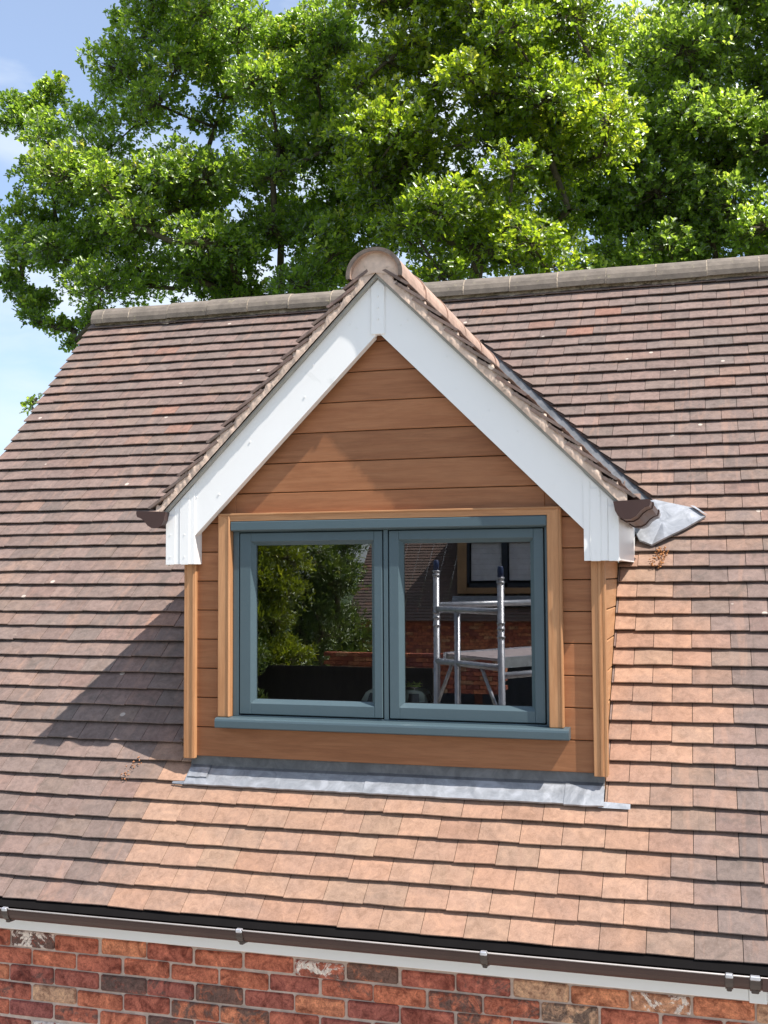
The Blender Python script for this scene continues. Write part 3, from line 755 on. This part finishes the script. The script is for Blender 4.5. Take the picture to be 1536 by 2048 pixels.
sb.build('lead_saddle', M['lead'], roof, fixn=True)

# ------------------------------------------------------------------ window
def bar_frame(mb, x0, x1, z0, z1, wl, wr, wb, wt_, y0, y1, bev=.003):
    mb.box(x0, x0+wl, y0, y1, z0, z1, bev=bev); mb.box(x1-wr, x1, y0, y1, z0, z1, bev=bev)
    mb.box(x0+wl-.001, x1-wr+.001, y0+.0005, y1, z0, z0+wb, bev=bev); mb.box(x0+wl-.001, x1-wr+.001, y0+.0005, y1, z1-wt_, z1, bev=bev)
fm = MB(); bar_frame(fm, -.711, .711, .184, 1.058, .029, .014, .006, .05, -.004, .07, .002)
fm.box(-.0035, .0175, -.004, .07, .19, 1.01, bev=.002)
fm.box(-.712, .712, -.038, .0, 1.013, 1.057, bev=.005)              # drip head
fm.box(-.70, .70, .028, .06, .186, .20); 
window = fm.build('window', M['teal'], house)
rub = MB()
for (a, b_) in ((-.683, -.0035), (.0175, .698)):
    rub.box(a, b_, .022, .05, .188, .262); rub.box(a, b_, .022, .05, .95, 1.010); rub.box(a, a+.06, .022, .05, .188, 1.010); rub.box(b_-.05, b_, .022, .05, .188, 1.010)
rub.build('window_seal', M['black'], window)
for (a, b_, ga, gb) in ((-.6775, -.0085, -.607, -.062), (.0225, .6925, .083, .634)):
    s_ = MB(); z0, z1, gz0, gz1 = .196, 1.0045, .2615, .9485
    e = .016
    bar_frame(s_, a, b_, z0, z1, ga-e-a, b_-gb-e, gz0-e-z0, z1-gz1-e, -.006, .045, .0025)
    # sloped glazing bead
    o4 = [(ga-e, gz0-e), (gb+e, gz0-e), (gb+e, gz1+e), (ga-e, gz1+e)]; i4 = [(ga, gz0), (gb, gz0), (gb, gz1), (ga, gz1)]
    V = [(x, -.003, z) for x, z in o4]+[(x+(.002 if k in (0, 3) else -.002), .0, z+(.002 if k < 2 else -.002)) for k, (x, z) in enumerate(o4)]+[(x, .018, z) for x, z in i4]+[(x, .034, z) for x, z in i4]
    Fc = []
    for r in range(3):
        for k in range(4): Fc.append((r*4+k, r*4+(k+1) % 4, r*4+4+(k+1) % 4, r*4+4+k))
    s_.add(V, Fc)
    sa = s_.build('sash', M['teal'], window, fixn=False)
    gl = MB(); gl.add([(ga-.002, .026, gz0-.002), (gb+.002, .026, gz0-.002), (gb+.002, .026, gz1+.002), (ga-.002, .026, gz1+.002)], [(0, 1, 2, 3)])
    gl.build('glass_pane', M['glass'], window)
cs = MB(); V = []
prof = [(.03, .1865), (-.052, .181), (-.060, .176), (-.062, .168), (-.062, .142), (-.056, .137), (.03, .137)]
cs.extrude([(-.7735, y, z) for y, z in prof], (1.567, 0, 0))
cs.build('window_cill', M['teal'], window, fixn=True)
# dark room behind the glass with an inner sill
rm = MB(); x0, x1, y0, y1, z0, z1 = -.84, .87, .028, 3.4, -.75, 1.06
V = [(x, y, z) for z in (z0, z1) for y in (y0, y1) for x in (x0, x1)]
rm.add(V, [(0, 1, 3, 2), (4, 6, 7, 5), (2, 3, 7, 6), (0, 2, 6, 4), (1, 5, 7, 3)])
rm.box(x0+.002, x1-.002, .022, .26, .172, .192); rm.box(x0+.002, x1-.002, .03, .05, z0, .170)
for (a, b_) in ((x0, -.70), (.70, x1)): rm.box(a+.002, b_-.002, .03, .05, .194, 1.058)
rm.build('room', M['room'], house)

TD = Matrix.Translation((DX, DY, DZ)) @ Matrix.Scale(DS, 4)
for o in [dormer, droof, window]+list(dormer.children_recursive)+list(droof.children_recursive)+list(window.children_recursive):
    o.data.transform(TD)
# ------------------------------------------------------------------ toy camper van on the inner sill
van = empty('toy_camper_van', (.028, .085, .192))
tag(van, 'small pale green toy camper van standing inside the window between the two panes', 'toy van')
M['mint'] = plain('mint_paint', (.74, .86, .78), .3, nscale=20, namt=.04); M['dglass'] = plain('toy_glass', (.02, .025, .03), .15)
M['lime'] = plain('lime_leaf', (.65, .80, .2), .6, nscale=40, namt=.2); M['chrome'] = plain('toy_chrome', (.6, .6, .6), .25, metal=.9)
def vbuild(mb, name, mat, fixn=False):
    o = mb.build(name, mat, None, fixn); o.parent = van; return o
sec = [(-.155, .020), (-.158, .045), (-.152, .062), (-.128, .108), (-.112, .120), (-.09, .124), (.105, .124), (.128, .119), (.142, .104), (.150, .062), (.153, .04), (.150, .018)]
vb = MB(); nseg = []
for (yy, sc_y, sc_z) in ((-.055, .94, .965), (-.062, 1, .985), (-.045, 1, 1), (.045, 1, 1), (.062, 1, .985), (.055, .94, .965)): nseg.append((yy, sc_y, sc_z))
ylist = [(-.058, .97, .0), (-.0615, 1.0, .0), (-.050, 1.0, .0), (.050, 1., .0), (.0615, 1., .0), (.058, .97, .0)]
V = []
for j, (yy, k_, _) in enumerate([(-.060, .975, 0), (-.054, 1, 0), (.054, 1, 0), (.060, .975, 0)]):
    for (x, z) in sec:
        yo = yy*(1-.22*max(0, (z-.06)/.065)); V.append((x*k_, yo, .07+(z-.07)*k_))
n = len(sec); vb.add(V, [(j*n+i, j*n+(i+1) % n, (j+1)*n+(i+1) % n, (j+1)*n+i) for j in range(3) for i in range(n)]+[tuple(range(n)), tuple(range(3*n, 4*n))[::-1]])
vbuild(vb, 'body', M['mint'], True)
for (a, b_) in ((-.118, -.066), (-.056, -.006), (.004, .054), (.066, .118)):
    for sy_ in (-1, 1):
        q = MB(); yo = sy_*.0585
        q.add([(a, yo, .070), (b_, yo, .070), (b_-.003, sy_*.0512, .108), (a+(.012 if a < -.1 else .003), sy_*.0512, .108)], [(0, 1, 2, 3) if sy_ < 0 else (3, 2, 1, 0)]); vbuild(q, 'side_window', M['dglass'])
q = MB(); q.add([(-.1535, -.04, .066), (-.1535, .04, .066), (-.132, .034, .106), (-.132, -.034, .106)], [(0, 3, 2, 1)]); vbuild(q, 'windscreen', M['dglass'])
q = MB(); q.add([(.1515, -.04, .068), (.1515, .04, .068), (.1435, .034, .102), (.1435, -.034, .102)], [(0, 1, 2, 3)]); vbuild(q, 'rear_window', M['dglass'])
for xx in (-.095, .10):
    for sy_ in (-1, 1):
        q = MB(); q.tube([(xx, sy_*.046, .022), (xx, sy_*.062, .022)], .022, 16); q.tube([(xx, sy_*.0625, .022), (xx, sy_*.0635, .022)], .011, 12, mi=1)
        o = q.build('wheel', [M['dglass'], M['chrome']], None); o.parent = van
q = MB(); q.box(-.10, .11, -.042, -.039, .131, .134); q.box(-.10, .11, .039, .042, .131, .134)
for xx in (-.08, 0, .09): q.box(xx, xx+.004, -.042, .042, .124, .133)
vbuild(q, 'roof_rack', M['chrome'])
q = MB(); 
for (xx, r_) in ((-.07, .012), (-.03, .017), (.02, .014), (.06, .019), (.095, .013)):
    for k in range(7):
        an = k*.9+xx*20; q.add([(xx, 0, .138), (xx+r_*math.cos(an)-.006, r_*math.sin(an), .146), (xx+1.7*r_*math.cos(an), 1.6*r_*math.sin(an), .150+.008*math.sin(k*2.)), (xx+r_*math.cos(an)+.006, r_*math.sin(an)+.003, .148)], [(0, 1, 2, 3)])
q.obox((-.10, -.018, .134), (.215, 0, 0), (0, .034, 0), (0, 0, .005), bev=.002)
vbuild(q, 'leafy_board', M['lime'])

# ------------------------------------------------------------------ clumps of moss and debris
def debris(name, ctr_s, x, rad, cols, n, seed, label):
    r = random.Random(seed); b = MB()
    for i in range(n):
        a = r.uniform(0, 6.28); rr_ = rad*math.sqrt(r.random()); s_ = ctr_s+rr_*math.sin(a)*1.3; xx = x+rr_*math.cos(a)*.7+.25*(s_-ctr_s)
        p = rp(xx, s_, r.uniform(-.004, .020)); d = np.array([r.uniform(-1, 1), r.uniform(-1, 1), r.uniform(-.3, 1)]); d /= np.linalg.norm(d)
        L = r.uniform(.006, .017); b.tube([p, p+d*L*.5+np.array([0, 0, .002]), p+d*L], [.0022, .003, .001], 5)
    o = b.build(name, plain(name+'_mat', cols, .9, nscale=60, namt=.5), None); tag(o, label, 'debris'); return o
debris('catkin_clump', 1.985, 1.125, .055, (.42, .19, .07), 95, 4, 'rusty clump of dried catkins on the tiles under the right dormer gutter')
debris('moss_clump', .86, -.955, .05, (.17, .11, .07), 90, 5, 'dark brown twiggy debris on the shaded tiles beside the left corner post')
debris('twig_litter', .655, -1.19, .045, (.38, .17, .08), 26, 6, 'thin scatter of reddish twigs on the tiles left of the lead apron')

# ------------------------------------------------------------------ trees
OAK2D = [(0, .015), (.24, .17), (.36, .10), (.56, .27), (.68, .15), (.84, .19), (1.0, .0)]
def leaf_template(kind):
    if kind == 'oak': up = OAK2D
    elif kind == 'spray': up = [(0, .01), (.2, .10), (.35, .04), (.5, .15), (.62, .05), (.8, .12), (1, 0)]
    else: up = [(0, .01), (.35, .085), (.7, .06), (1, 0)]
    n = len(up); V = []
    up = [(u, v*1.3) for u, v in up]
    for (u, v) in up: V.append((u, v, .28*v+.10*math.sin(u*2.6)))          # right half, folded and arched
    for (u, v) in up[1:-1]: V.append((u, -v, .28*v+.10*math.sin(u*2.6)))
    mid = [(.0, 0, 0)]
    F1 = tuple(range(n)); F2 = (0,)+(n-1,)+tuple(range(n+len(up)-3, n-1, -1))
    return np.array(V), [F1, F2]
def leaves_mesh(name, P_, Dr, Nr, size, tint, kind, mat, parent):
    """P_: positions, Dr: leaf directions, Nr: normals (N,3)"""
    T, Fc = leaf_template(kind); n = len(P_); k = len(T)
    Dr = Dr/np.linalg.norm(Dr, axis=1)[:, None]; S = np.cross(Nr, Dr); S /= (np.linalg.norm(S, axis=1)[:, None]+1e-9); Nn = np.cross(Dr, S)
    V = P_[:, None, :]+size[:, None, None]*(T[None, :, 0, None]*Dr[:, None, :]+T[None, :, 1, None]*S[:, None, :]+T[None, :, 2, None]*Nn[:, None, :])
    V = V.reshape(-1, 3).astype(np.float32)
    loops = []; tot = []
    for f in Fc: loops += list(f); tot.append(len(f))
    loops = np.array(loops); lp = (np.arange(n)[:, None]*k+loops[None, :]).ravel().astype(np.int32)
    tot = np.tile(np.array(tot), n); st = np.concatenate([[0], np.cumsum(tot)[:-1]]).astype(np.int32)
    me = D.meshes.new(name); me.vertices.add(len(V)); me.vertices.foreach_set('co', V.ravel())
    me.loops.add(len(lp)); me.loops.foreach_set('vertex_index', lp)
    me.polygons.add(len(tot)); me.polygons.foreach_set('loop_start', st)
    me.update(calc_edges=True); me.materials.append(mat)
    ca = me.color_attributes.new('tint', 'FLOAT_COLOR', 'POINT')
    c = np.ones((len(V), 4), np.float32); c[:, :3] = np.repeat(tint, k, axis=0); ca.data.foreach_set('color', c.ravel())
    o = D.objects.new(name, me); COL.objects.link(o); o.parent = parent; o.location = -Vector(parent.location)
    return o
def grow(base, clumps, rg_, r_base, r_tip, thick_twigs):
    """connect clump centres to the trunk by nearest-node growth, with bends"""
    nodes = [np.array(base, float)]; par = [-1]; top = np.mean([c for c, _ in clumps], axis=0)
    zmin = min(c[2] for c, _ in clumps); th = max(zmin-.4, base[2]+2.)
    for f in (.35, .7, 1.0):
        p = np.array([base[0]+(top[0]-base[0])*.25*f+rg_.normal()*.08, base[1]+(top[1]-base[1])*.25*f, base[2]+(th-base[2])*f]); nodes.append(p); par.append(len(nodes)-2)
    order = sorted(range(len(clumps)), key=lambda i: np.linalg.norm(clumps[i][0]-nodes[3]))
    for i in order:
        c = clumps[i][0]; best = None
        for j in range(3, len(nodes)):
            d = c-nodes[j]; L = np.linalg.norm(d)
            if L < 1e-3: continue
            cost = L*(1.0+.9*max(0, -d[2]/L+.15))
            if best is None or cost < best[0]: best = (cost, j)
        j = best[1]; a = nodes[j]; L = np.linalg.norm(c-a); ns = max(1, int(L/.55))
        for q in range(1, ns+1):
            f = q/ns; p = a+(c-a)*f
            if q < ns: p = p+rg_.normal(size=3)*.035*min(L, 1.5)+np.array([0, 0, .10*L*math.sin(math.pi*f)*-.5])
            nodes.append(p); par.append(j); j = len(nodes)-1
    w_ = np.ones(len(nodes))*.0; ch = [0]*len(nodes)
    for i in range(len(nodes)-1, 0, -1):
        if ch[i] == 0: w_[i] = r_tip**2.2
        w_[par[i]] += w_[i]; ch[par[i]] += 1
    w_[0] = w_[1]; R = w_**(1/2.2); R = R*(1.0); sc_ = r_base/R[0]; R = np.maximum(R*(sc_**.6), r_tip) if sc_ > 1 else R
    mb = MB()
    for i in range(1, len(nodes)):
        a, b_ = nodes[par[i]], nodes[i]; n = 9 if R[i] > .08 else (6 if R[i] > .03 else 4)
        mb.tube([a, (a+b_)/2, b_], [min(R[par[i]], R[i]*1.5), R[i]*1.04, R[i]], n, caps=False)
    return mb
def tree(name, label, cat, base, clumps, seed, mat, kind='oak', tips=46, per=6, lsize=.10, group=None, rb=.13, yellow=.25, up=.35, leafname='crown', spread=.8):
    rg_ = np.random.RandomState(seed); root = empty(name, tuple(base)); tag(root, label, cat, group)
    mb = grow(base, clumps, rg_, rb, .011, True)
    PP, DD, NN, SS, TT = [], [], [], [], []
    for (c, r) in clumps:
        nt_ = int(tips*(r/.6)**(1.4 if r < .35 else 2)*rg_.uniform(.75, 1.2)); hue = rg_.uniform(0, .55)
        dirs = rg_.normal(size=(nt_, 3)); dirs[:, 2] = dirs[:, 2]*.75+up; dirs /= np.linalg.norm(dirs, axis=1)[:, None]
        rad = r*rg_.uniform(.12, 1.0, size=nt_)**.6
        tp = c+dirs*rad[:, None]*np.array([1, 1, .72])
        for t, d in zip(tp, dirs):
            if rg_.rand() < .28: mb.tube([c+d*.05, c+(t-c)*.6+rg_.normal(size=3)*.03, t], [.007, .005, .003], 3, caps=False)
            m_ = rg_.randint(per-2, per+3); ax = d*.6+np.array([0, 0, .35])+rg_.normal(size=3)*.3
            a0 = rg_.normal(size=(m_, 3)); dd_ = ax+a0*spread; pos = t+rg_.normal(size=(m_, 3))*.028*(lsize/.1)
            nn_ = np.array([.15, -.1, 1.])+rg_.normal(size=(m_, 3))*.55
            PP.append(pos); DD.append(dd_); NN.append(nn_); SS.append(lsize*rg_.uniform(.6, 1.2, m_)*rg_.uniform(.85, 1.1))
            young = rg_.rand() < yellow*.5
            h = np.clip(hue*.8+rg_.normal(size=m_)*.10+rg_.normal()*.08+(.35 if young else 0)+.12*max(0, d[2]), 0, 1)
            TT.append(np.stack([h, rg_.rand(m_), rg_.rand(m_)], 1))
    o = mb.build('trunk', M['bark'], root)
    return leaves_mesh(leafname, np.concatenate(PP), np.concatenate(DD), np.concatenate(NN), np.concatenate(SS), np.concatenate(TT), kind, mat, root), root

def inpoly(x, y, poly):
    c = False; j = len(poly)-1
    for i in range(len(poly)):
        xi, yi = poly[i]; xj, yj = poly[j]
        if (yi > y) != (yj > y) and x < (xj-xi)*(y-yi)/(yj-yi)+xi: c = not c
        j = i
    return c
def crown_clumps(seed, poly, yc, dy, n, r0, r1, holes=()):
    """clump centres filling a crown volume whose outline seen from the front is poly"""
    r = random.Random(seed); out_ = []; xs = [p[0] for p in poly]; ys = [p[1] for p in poly]; tries = 0
    cx, cy = (min(xs)+max(xs))/2, (min(ys)+max(ys))/2
    while len(out_) < n and tries < 40000:
        tries += 1
        px, py = r.uniform(min(xs), max(xs)), r.uniform(min(ys), max(ys))
        if not inpoly(px, py, poly): continue
        e = math.sqrt(max(.05, 1-min(.95, ((px-cx)/(max(xs)-min(xs))*2)**2*.8)))
        Y = yc+r.uniform(-dy, dy)*e; c = at(px, py, Y); rad = r.uniform(r0, r1)
        if any(np.linalg.norm(c-q)*1.0 < (rad+qr)*.40 for q, qr in out_): continue
        if any((px-hx)**2+(py-hy)**2 < hr*hr for hx, hy, hr in holes): continue
        out_.append((c, rad))
    return out_
polyA = [(275, -40), (290, 60), (215, 130), (200, 200), (110, 235), (60, 290), (20, 400), (10, 480), (95, 560), (150, 600), (235, 600), (420, 600), (700, 590), (790, 420), (740, 200), (700, 30), (560, 60), (500, -260), (340, -320)]
clA = crown_clumps(1, polyA, 11.3, 1.7, 140, .38, .70, holes=[(500, -60, 70), (1000, 0, 1)])
clA += [(at(75, 215, 11.2), .32), (at(105, 195, 11.4), .30), (at(240, 95, 11.4), .34), (at(40, 590, 11.), .3), (at(80, 605, 11.1), .32), (at(55, 250, 11.), .34), (at(110, 655, 10.8), .22), (at(70, 640, 10.8), .22), (at(150, 660, 10.9), .26), (at(30, 205, 11), .25), (at(8, 250, 11.2), .25), (at(250, 40, 11.4), .30), (at(115, 170, 11.3), .25), (at(35, 225, 11.), .32), (at(45, 520, 11.), .34), (at(60, 620, 10.9), .25), (at(15, 560, 11.), .3), (at(190, 640, 10.5), .3), (at(145, 690, 10.5), .16)]
tree('oak_tree', 'spreading oak with a dense green crown behind the left half of the ridge', 'tree', (at(470, 500, 11.6)[0], 11.6, -3.1), clA, 1, M['leafA'], tips=185, per=8, lsize=.085, group='oak trees behind the house', yellow=.3)
polyB = [(720, -40), (760, 40), (700, 200), (740, 380), (800, 560), (1130, 560), (1190, 420), (1230, 250), (1200, 80), (1150, -20), (1120, -300), (800, -300)]
tree('young_tree', 'tip of a young tree just showing past the left roof edge', 'tree', (at(62, 815, 9.)[0]+.1, 9., -3.1), [(at(62, 812, 9.), .12), (at(74, 796, 9.), .08), (at(85, 850, 9.), .25)]+[(np.array([at(62, 815, 9.)[0]+.1+dx_, 9.+dy_, zz]), .5) for dx_, dy_, zz in ((.35, .1, 1.3), (.1, -.3, .8), (.75, .2, .6), (.5, -.2, .0), (.95, .1, -.1), (.3, .3, -.5))], 21, M['leafA'], tips=60, per=6, lsize=.09, rb=.04, yellow=.2)
clB = crown_clumps(2, polyB, 9.6, 1.4, 120, .36, .66)
tree('oak_tree', 'bright yellow green oak rising behind the middle of the ridge', 'tree', (at(960, 500, 9.8)[0], 9.8, -3.1), clB, 2, M['leafB'], tips=185, per=8, lsize=.082, group='oak trees behind the house', yellow=.55)
polyC = [(1120, 560), (1080, 300), (1150, 130), (1270, 85), (1340, 20), (1440, -150), (1700, -200), (1800, 100), (1760, 500), (1650, 560)]
clC = crown_clumps(3, polyC, 12.2, 1.6, 135, .42, .8)
tree('oak_tree', 'cooler green oak behind the right end of the ridge', 'tree', (at(1500, 500, 12.6)[0], 12.6, -3.1), clC, 3, M['leafC'], tips=165, per=8, lsize=.09, group='oak trees behind the house', yellow=.3)

# ------------------------------------------------------------------ things across the drive, seen only in the window glass
def mir(px, py, Y): p = at(px, py, Y); return np.array([p[0], .052-p[1], p[2]])
# scaffold tower beside the camera
tw = empty('scaffold_tower', (-.4, -4.0, -3.1)); tag(tw, 'aluminium scaffold tower with blue spigot caps reflected in the right window pane', 'scaffold tower')
A_ = mir(878, 1150, 4.1); B_ = mir(1006, 1165, 3.55); ax_ = np.array([.92, -1.42, 0.])
def upright(p, ztop, cap=True):
    b = MB(); b.tube([(p[0], p[1], -3.1), (p[0], p[1], ztop-.09)], .0254, 14)
    for zz in (ztop-.09, ztop-.12, ztop-.42, ztop-.52, ztop-.46): b.tube([(p[0], p[1], zz-.008), (p[0], p[1], zz+.008)], .030, 14)
    o = b.build('upright', M['alu'], tw)
    if cap:
        b = MB(); b.tube([(p[0], p[1], ztop-.09), (p[0], p[1], ztop-.01), (p[0], p[1], ztop)], [.024, .022, .016], 12); b.build('spigot_cap', M['blue'], o)
def rail(p, q, r=.0245, name='rail', n=12):
    b = MB(); b.tube([p, q], r, n); b.build(name, M['alu'], tw)
Bx, Ax = B_, A_
corners = [A_, B_, A_+ax_, B_+ax_]
upright(A_, A_[2]+.12); upright(B_, B_[2]+.12); upright(A_+ax_, A_[2]+.12); upright(B_+ax_, B_[2]+.12)
rz = mir(878, 1210, 4.1)[2]; lz = mir(878, 1320, 4.1)[2]
for dx in (np.zeros(3), ax_):
    for z in (rz-.03, lz): 
        p = A_+dx; q = B_+dx; rail((p[0], p[1], z), (q[0], q[1], z))
    for f_ in (.34,):
        p = A_+dx+(B_-A_)*f_; rail((p[0], p[1], -2.9), (p[0], p[1], rz-.05))
    p = A_+dx; q = A_+dx+(B_-A_)*.26; rail((p[0], p[1], lz-.35), (q[0], q[1], lz), .014, 'brace', 8)
    p = B_+dx; q = B_+dx-(B_-A_)*.3; rail((p[0], p[1], lz-.40), (q[0], q[1], lz), .014, 'brace', 8)
for z in (rz,): rail((A_[0], A_[1], z), (A_[0]+ax_[0], A_[1]+ax_[1], z)); rail((B_[0], B_[1], z-.5), (B_[0]+ax_[0], B_[1]+ax_[1], z-.5)); 
zq = lz+.04; ab = B_-A_; ab[2] = 0; o_ = np.array([A_[0], A_[1], zq])
b = MB(); b.obox(o_+ab*.1+ax_*.03, ax_*.94, ab*.8, (0, 0, .02)); b.build('platform', M['ply'], tw)
b = MB()
for f_ in (.06, .90): b.obox(o_+ab*f_+ax_*.02-np.array([0, 0, .05]), ax_*.96, ab*.04, (0, 0, .08))
b.build('platform_edge', M['alu'], tw)
# opposite house
oh = empty('opposite_house', (-1.5, -22, -3.1)); tag(oh, 'brick house across the drive with a clad dormer, reflected in the right window pane', 'house')
XL, XH = -6.6, 3.5; YO = -20.0; ZO = -.25
b = MB(); b.box(XL, XH, YO-6.5, YO-.35, -1.13, ZO+.1); b.box(XL, XL+.9, YO-6.5, YO-.35, -3.1, -1.13); b.box(XH-.8, XH, YO-6.5, YO-.35, -3.1, -1.13); b.box(XL+.9, XH-.8, YO-6.5, YO-.9, -3.1, -1.13)
rbk = random.Random(5)
wallb = plain('far_brick', (.24, .085, .055), .9, nscale=9, namt=.5, grime=((.34, .20, .15), 14, .62))
b.build('brick_wall', wallb, oh)
sob = MB()
for i in range(int((XH-XL)/.075)): sob.box(XL+i*.075+.004, XL+i*.075+.071, YO-.36, YO-.345, -1.12, -.91, (rbk.random(), .2, .1))
for j in range(8):
    for i in range(int((XH-XL)/.225)): sob.box(XL+i*.225+(j % 2)*.11+.005, XL+i*.225+(j % 2)*.11+.22, YO-.36, YO-.345, -.89+.075*j, -.825+.075*j, (rbk.random(), .2, .1))
sob.build('facing_bricks', M['brick'], oh)
gd_ = MB(); navy = plain('navy_door', (.012, .018, .032), .5)
for (a, c) in ((XL+.9, -3.9), (-3.7, -1.2), (-1.0, XH-.8)): gd_.box(a, c, YO-.85, YO-.80, -3.1, -1.16)
gd_.build('garage_door', navy, oh)
b = MB(); rk_ = random.Random(44); tl = .1; S3 = np.array([0, -.72, .694]); N3 = np.array([0, .694, .72]); O3 = np.array([0, YO, ZO])
for k in range(44):
    for i in range(int((XH-XL+.3)/.33)):
        a = XL-.15+i*.33; b.add([O3+X_*a+S3*(k*tl)+N3*.0, O3+X_*(a+.326)+S3*(k*tl), O3+X_*(a+.326)+S3*(k*tl)+N3*.016, O3+X_*a+S3*(k*tl)+N3*.016, O3+X_*(a+.326)+S3*(k*tl+.105)-N3*.002, O3+X_*a+S3*(k*tl+.105)-N3*.002], [(1, 0, 3, 2), (2, 3, 5, 4)], (.6, rk_.random(), rk_.random()))
b.build('roof', M['tile'], oh)
dmo = MB(); xa, xb = -4.2, -.2
M['oakw'] = plain('gold_timber', (.30, .17, .085), .6, nscale=6, namt=.2)
YD = YO-.45
for (p0, p1, q0, q1) in ((xa, xa+.22, .36, 2.0), (xb-.22, xb, .36, 2.0), (xa+.22, xb-.22, .36, .50), (xa+.22, xb-.22, 1.62, 2.0)): dmo.box(p0, p1, YD-.1, YD, q0, q1, bev=.01)
dmo.add([(xa, YD-.05, 2.0), (xb, YD-.05, 2.0), ((xa+xb)/2, YD-.05, 4.0)], [(0, 2, 1)])
for xx in (xa, xb): dmo.add([(xx, YD-.1, .3), (xx, YD-1.9, 2.0), (xx, YD-.1, 2.0)], [(0, 1, 2)])
dmo.build('dormer', M['oakw'], oh)
b = MB()
for sg in (-1, 1):
    xm_ = (xa+xb)/2; b.add([(xm_, YD+.25, 4.25), (xm_+sg*2.4, YD+.25, 1.85), (xm_+sg*2.4, YD-2.2, 1.85), (xm_, YD-4.2, 4.25)], [(0, 1, 2, 3)], (.6, .5, .4))
    b.add([(xm_, YD+.25, 4.25), (xm_+sg*2.4, YD+.25, 1.85), (xm_+sg*2.4, YD+.25, 1.70), (xm_, YD+.25, 4.05)], [(0, 1, 2, 3)], (.6, .5, .4))
b.build('dormer_roof', M['tile'], oh)
b = MB(); nw = 4; ww = (xb-xa-.44)/nw
for i in range(nw+1): b.box(xa+.22+i*ww-.06, xa+.22+i*ww+.06, YD-.08, YD-.02, .5, 1.62)
b.box(xa+.2, xb-.2, YD-.08, YD-.02, .50, .60); b.box(xa+.2, xb-.2, YD-.08, YD-.02, 1.54, 1.62); b.box(xa+.2, xb-.2, YD-.4, YD-.35, .5, 1.62)
wf_ = b.build('window', navy, oh)
b = MB()
for i in range(nw):
    for j in range(7): b.obox((xa+.22+i*ww+.09, YD-.13-.004*(j % 2), .66+j*.125), (ww-.18, 0, 0), (0, .01, 0), (0, 0, .122))
b.build('blind', plain('roller_blind', (.55, .55, .60), .8), wf_)
b = MB(); b.obox((xa-.1, YD+.02, .30), (xb-xa+.2, 0, 0), (0, .25, -.22), (0, .01, .01)); b.build('lead_apron', M['lead'], oh)
# shrubs and low wall reflected in the left pane
def blob(seed, ctr, rx, ry, rz, n, r0, r1):
    r = random.Random(seed); o = []
    while len(o) < n:
        p = np.array([r.uniform(-1, 1), r.uniform(-1, 1), r.uniform(-1, 1)])
        if np.dot(p, p) > 1: continue
        o.append((np.array(ctr)+p*np.array([rx, ry, rz]), r.uniform(r0, r1)))
    return o
tree('conifer', 'golden feathery conifer reflected at the left of the left window pane', 'tree', (-5.6, -12.6, -3.1), blob(1, (-5.7, -12.6, .55), .60, .7, 1.9, 46, .28, .45), 11, M['leafy'], 'spray', tips=130, per=7, lsize=.10, rb=.12, yellow=.3, spread=.5)
tree('willow_tree', 'leafy grey green tree reflected in the middle of the left window pane', 'tree', (-6.0, -14.5, -3.1), blob(2, (-6.1, -14.8, .8), 1.25, 1.0, 2.2, 80, .3, .5), 12, M['leafg'], 'narrow', tips=110, per=7, lsize=.12, rb=.15, yellow=.2)
tree('bamboo', 'pale bamboo clump reflected at the lower left of the left window pane', 'plant', (-5.9, -10.6, -3.1), blob(3, (-5.55, -10.8, -.7), .35, .4, .9, 26, .2, .35), 13, M['leafg'], 'narrow', tips=90, per=7, lsize=.12, rb=.05, yellow=.8)
tree('garden_hedge', 'dark leafy hedge beyond the garden wall, reflected in the left window pane', 'hedge', (-6.2, -17, -3.1), blob(6, (-6.25, -17.0, -.8), .85, .5, 1.3, 50, .35, .5), 14, M['leafg'], 'narrow', tips=110, per=7, lsize=.13, rb=.06)
b = MB(); rbk = random.Random(15)
for j in range(9):
    for i in range(14): b.obox((-5.2+i*.225+(j % 2)*.11, -14.0, -1.22+j*.075), (.215, 0, 0), (0, -.2, 0), (0, 0, .066), (rbk.random(), .2, .3))
lw = b.build('garden_wall', M['brick'], None); tag(lw, 'low red brick garden wall reflected at the lower right of the left window pane', 'wall')
b = MB(); b.box(-9.6, -2.6, -11.6, -11.5, -3.1, -.60); b.box(-9.6, -2.6, -11.5, -11.46, -.66, -.58)
tag(b.build('dark_fence', plain('dark_fence_boards', (.02, .017, .015), .9), None), 'near black board fence reflected along the bottom of the left window pane', 'fence')
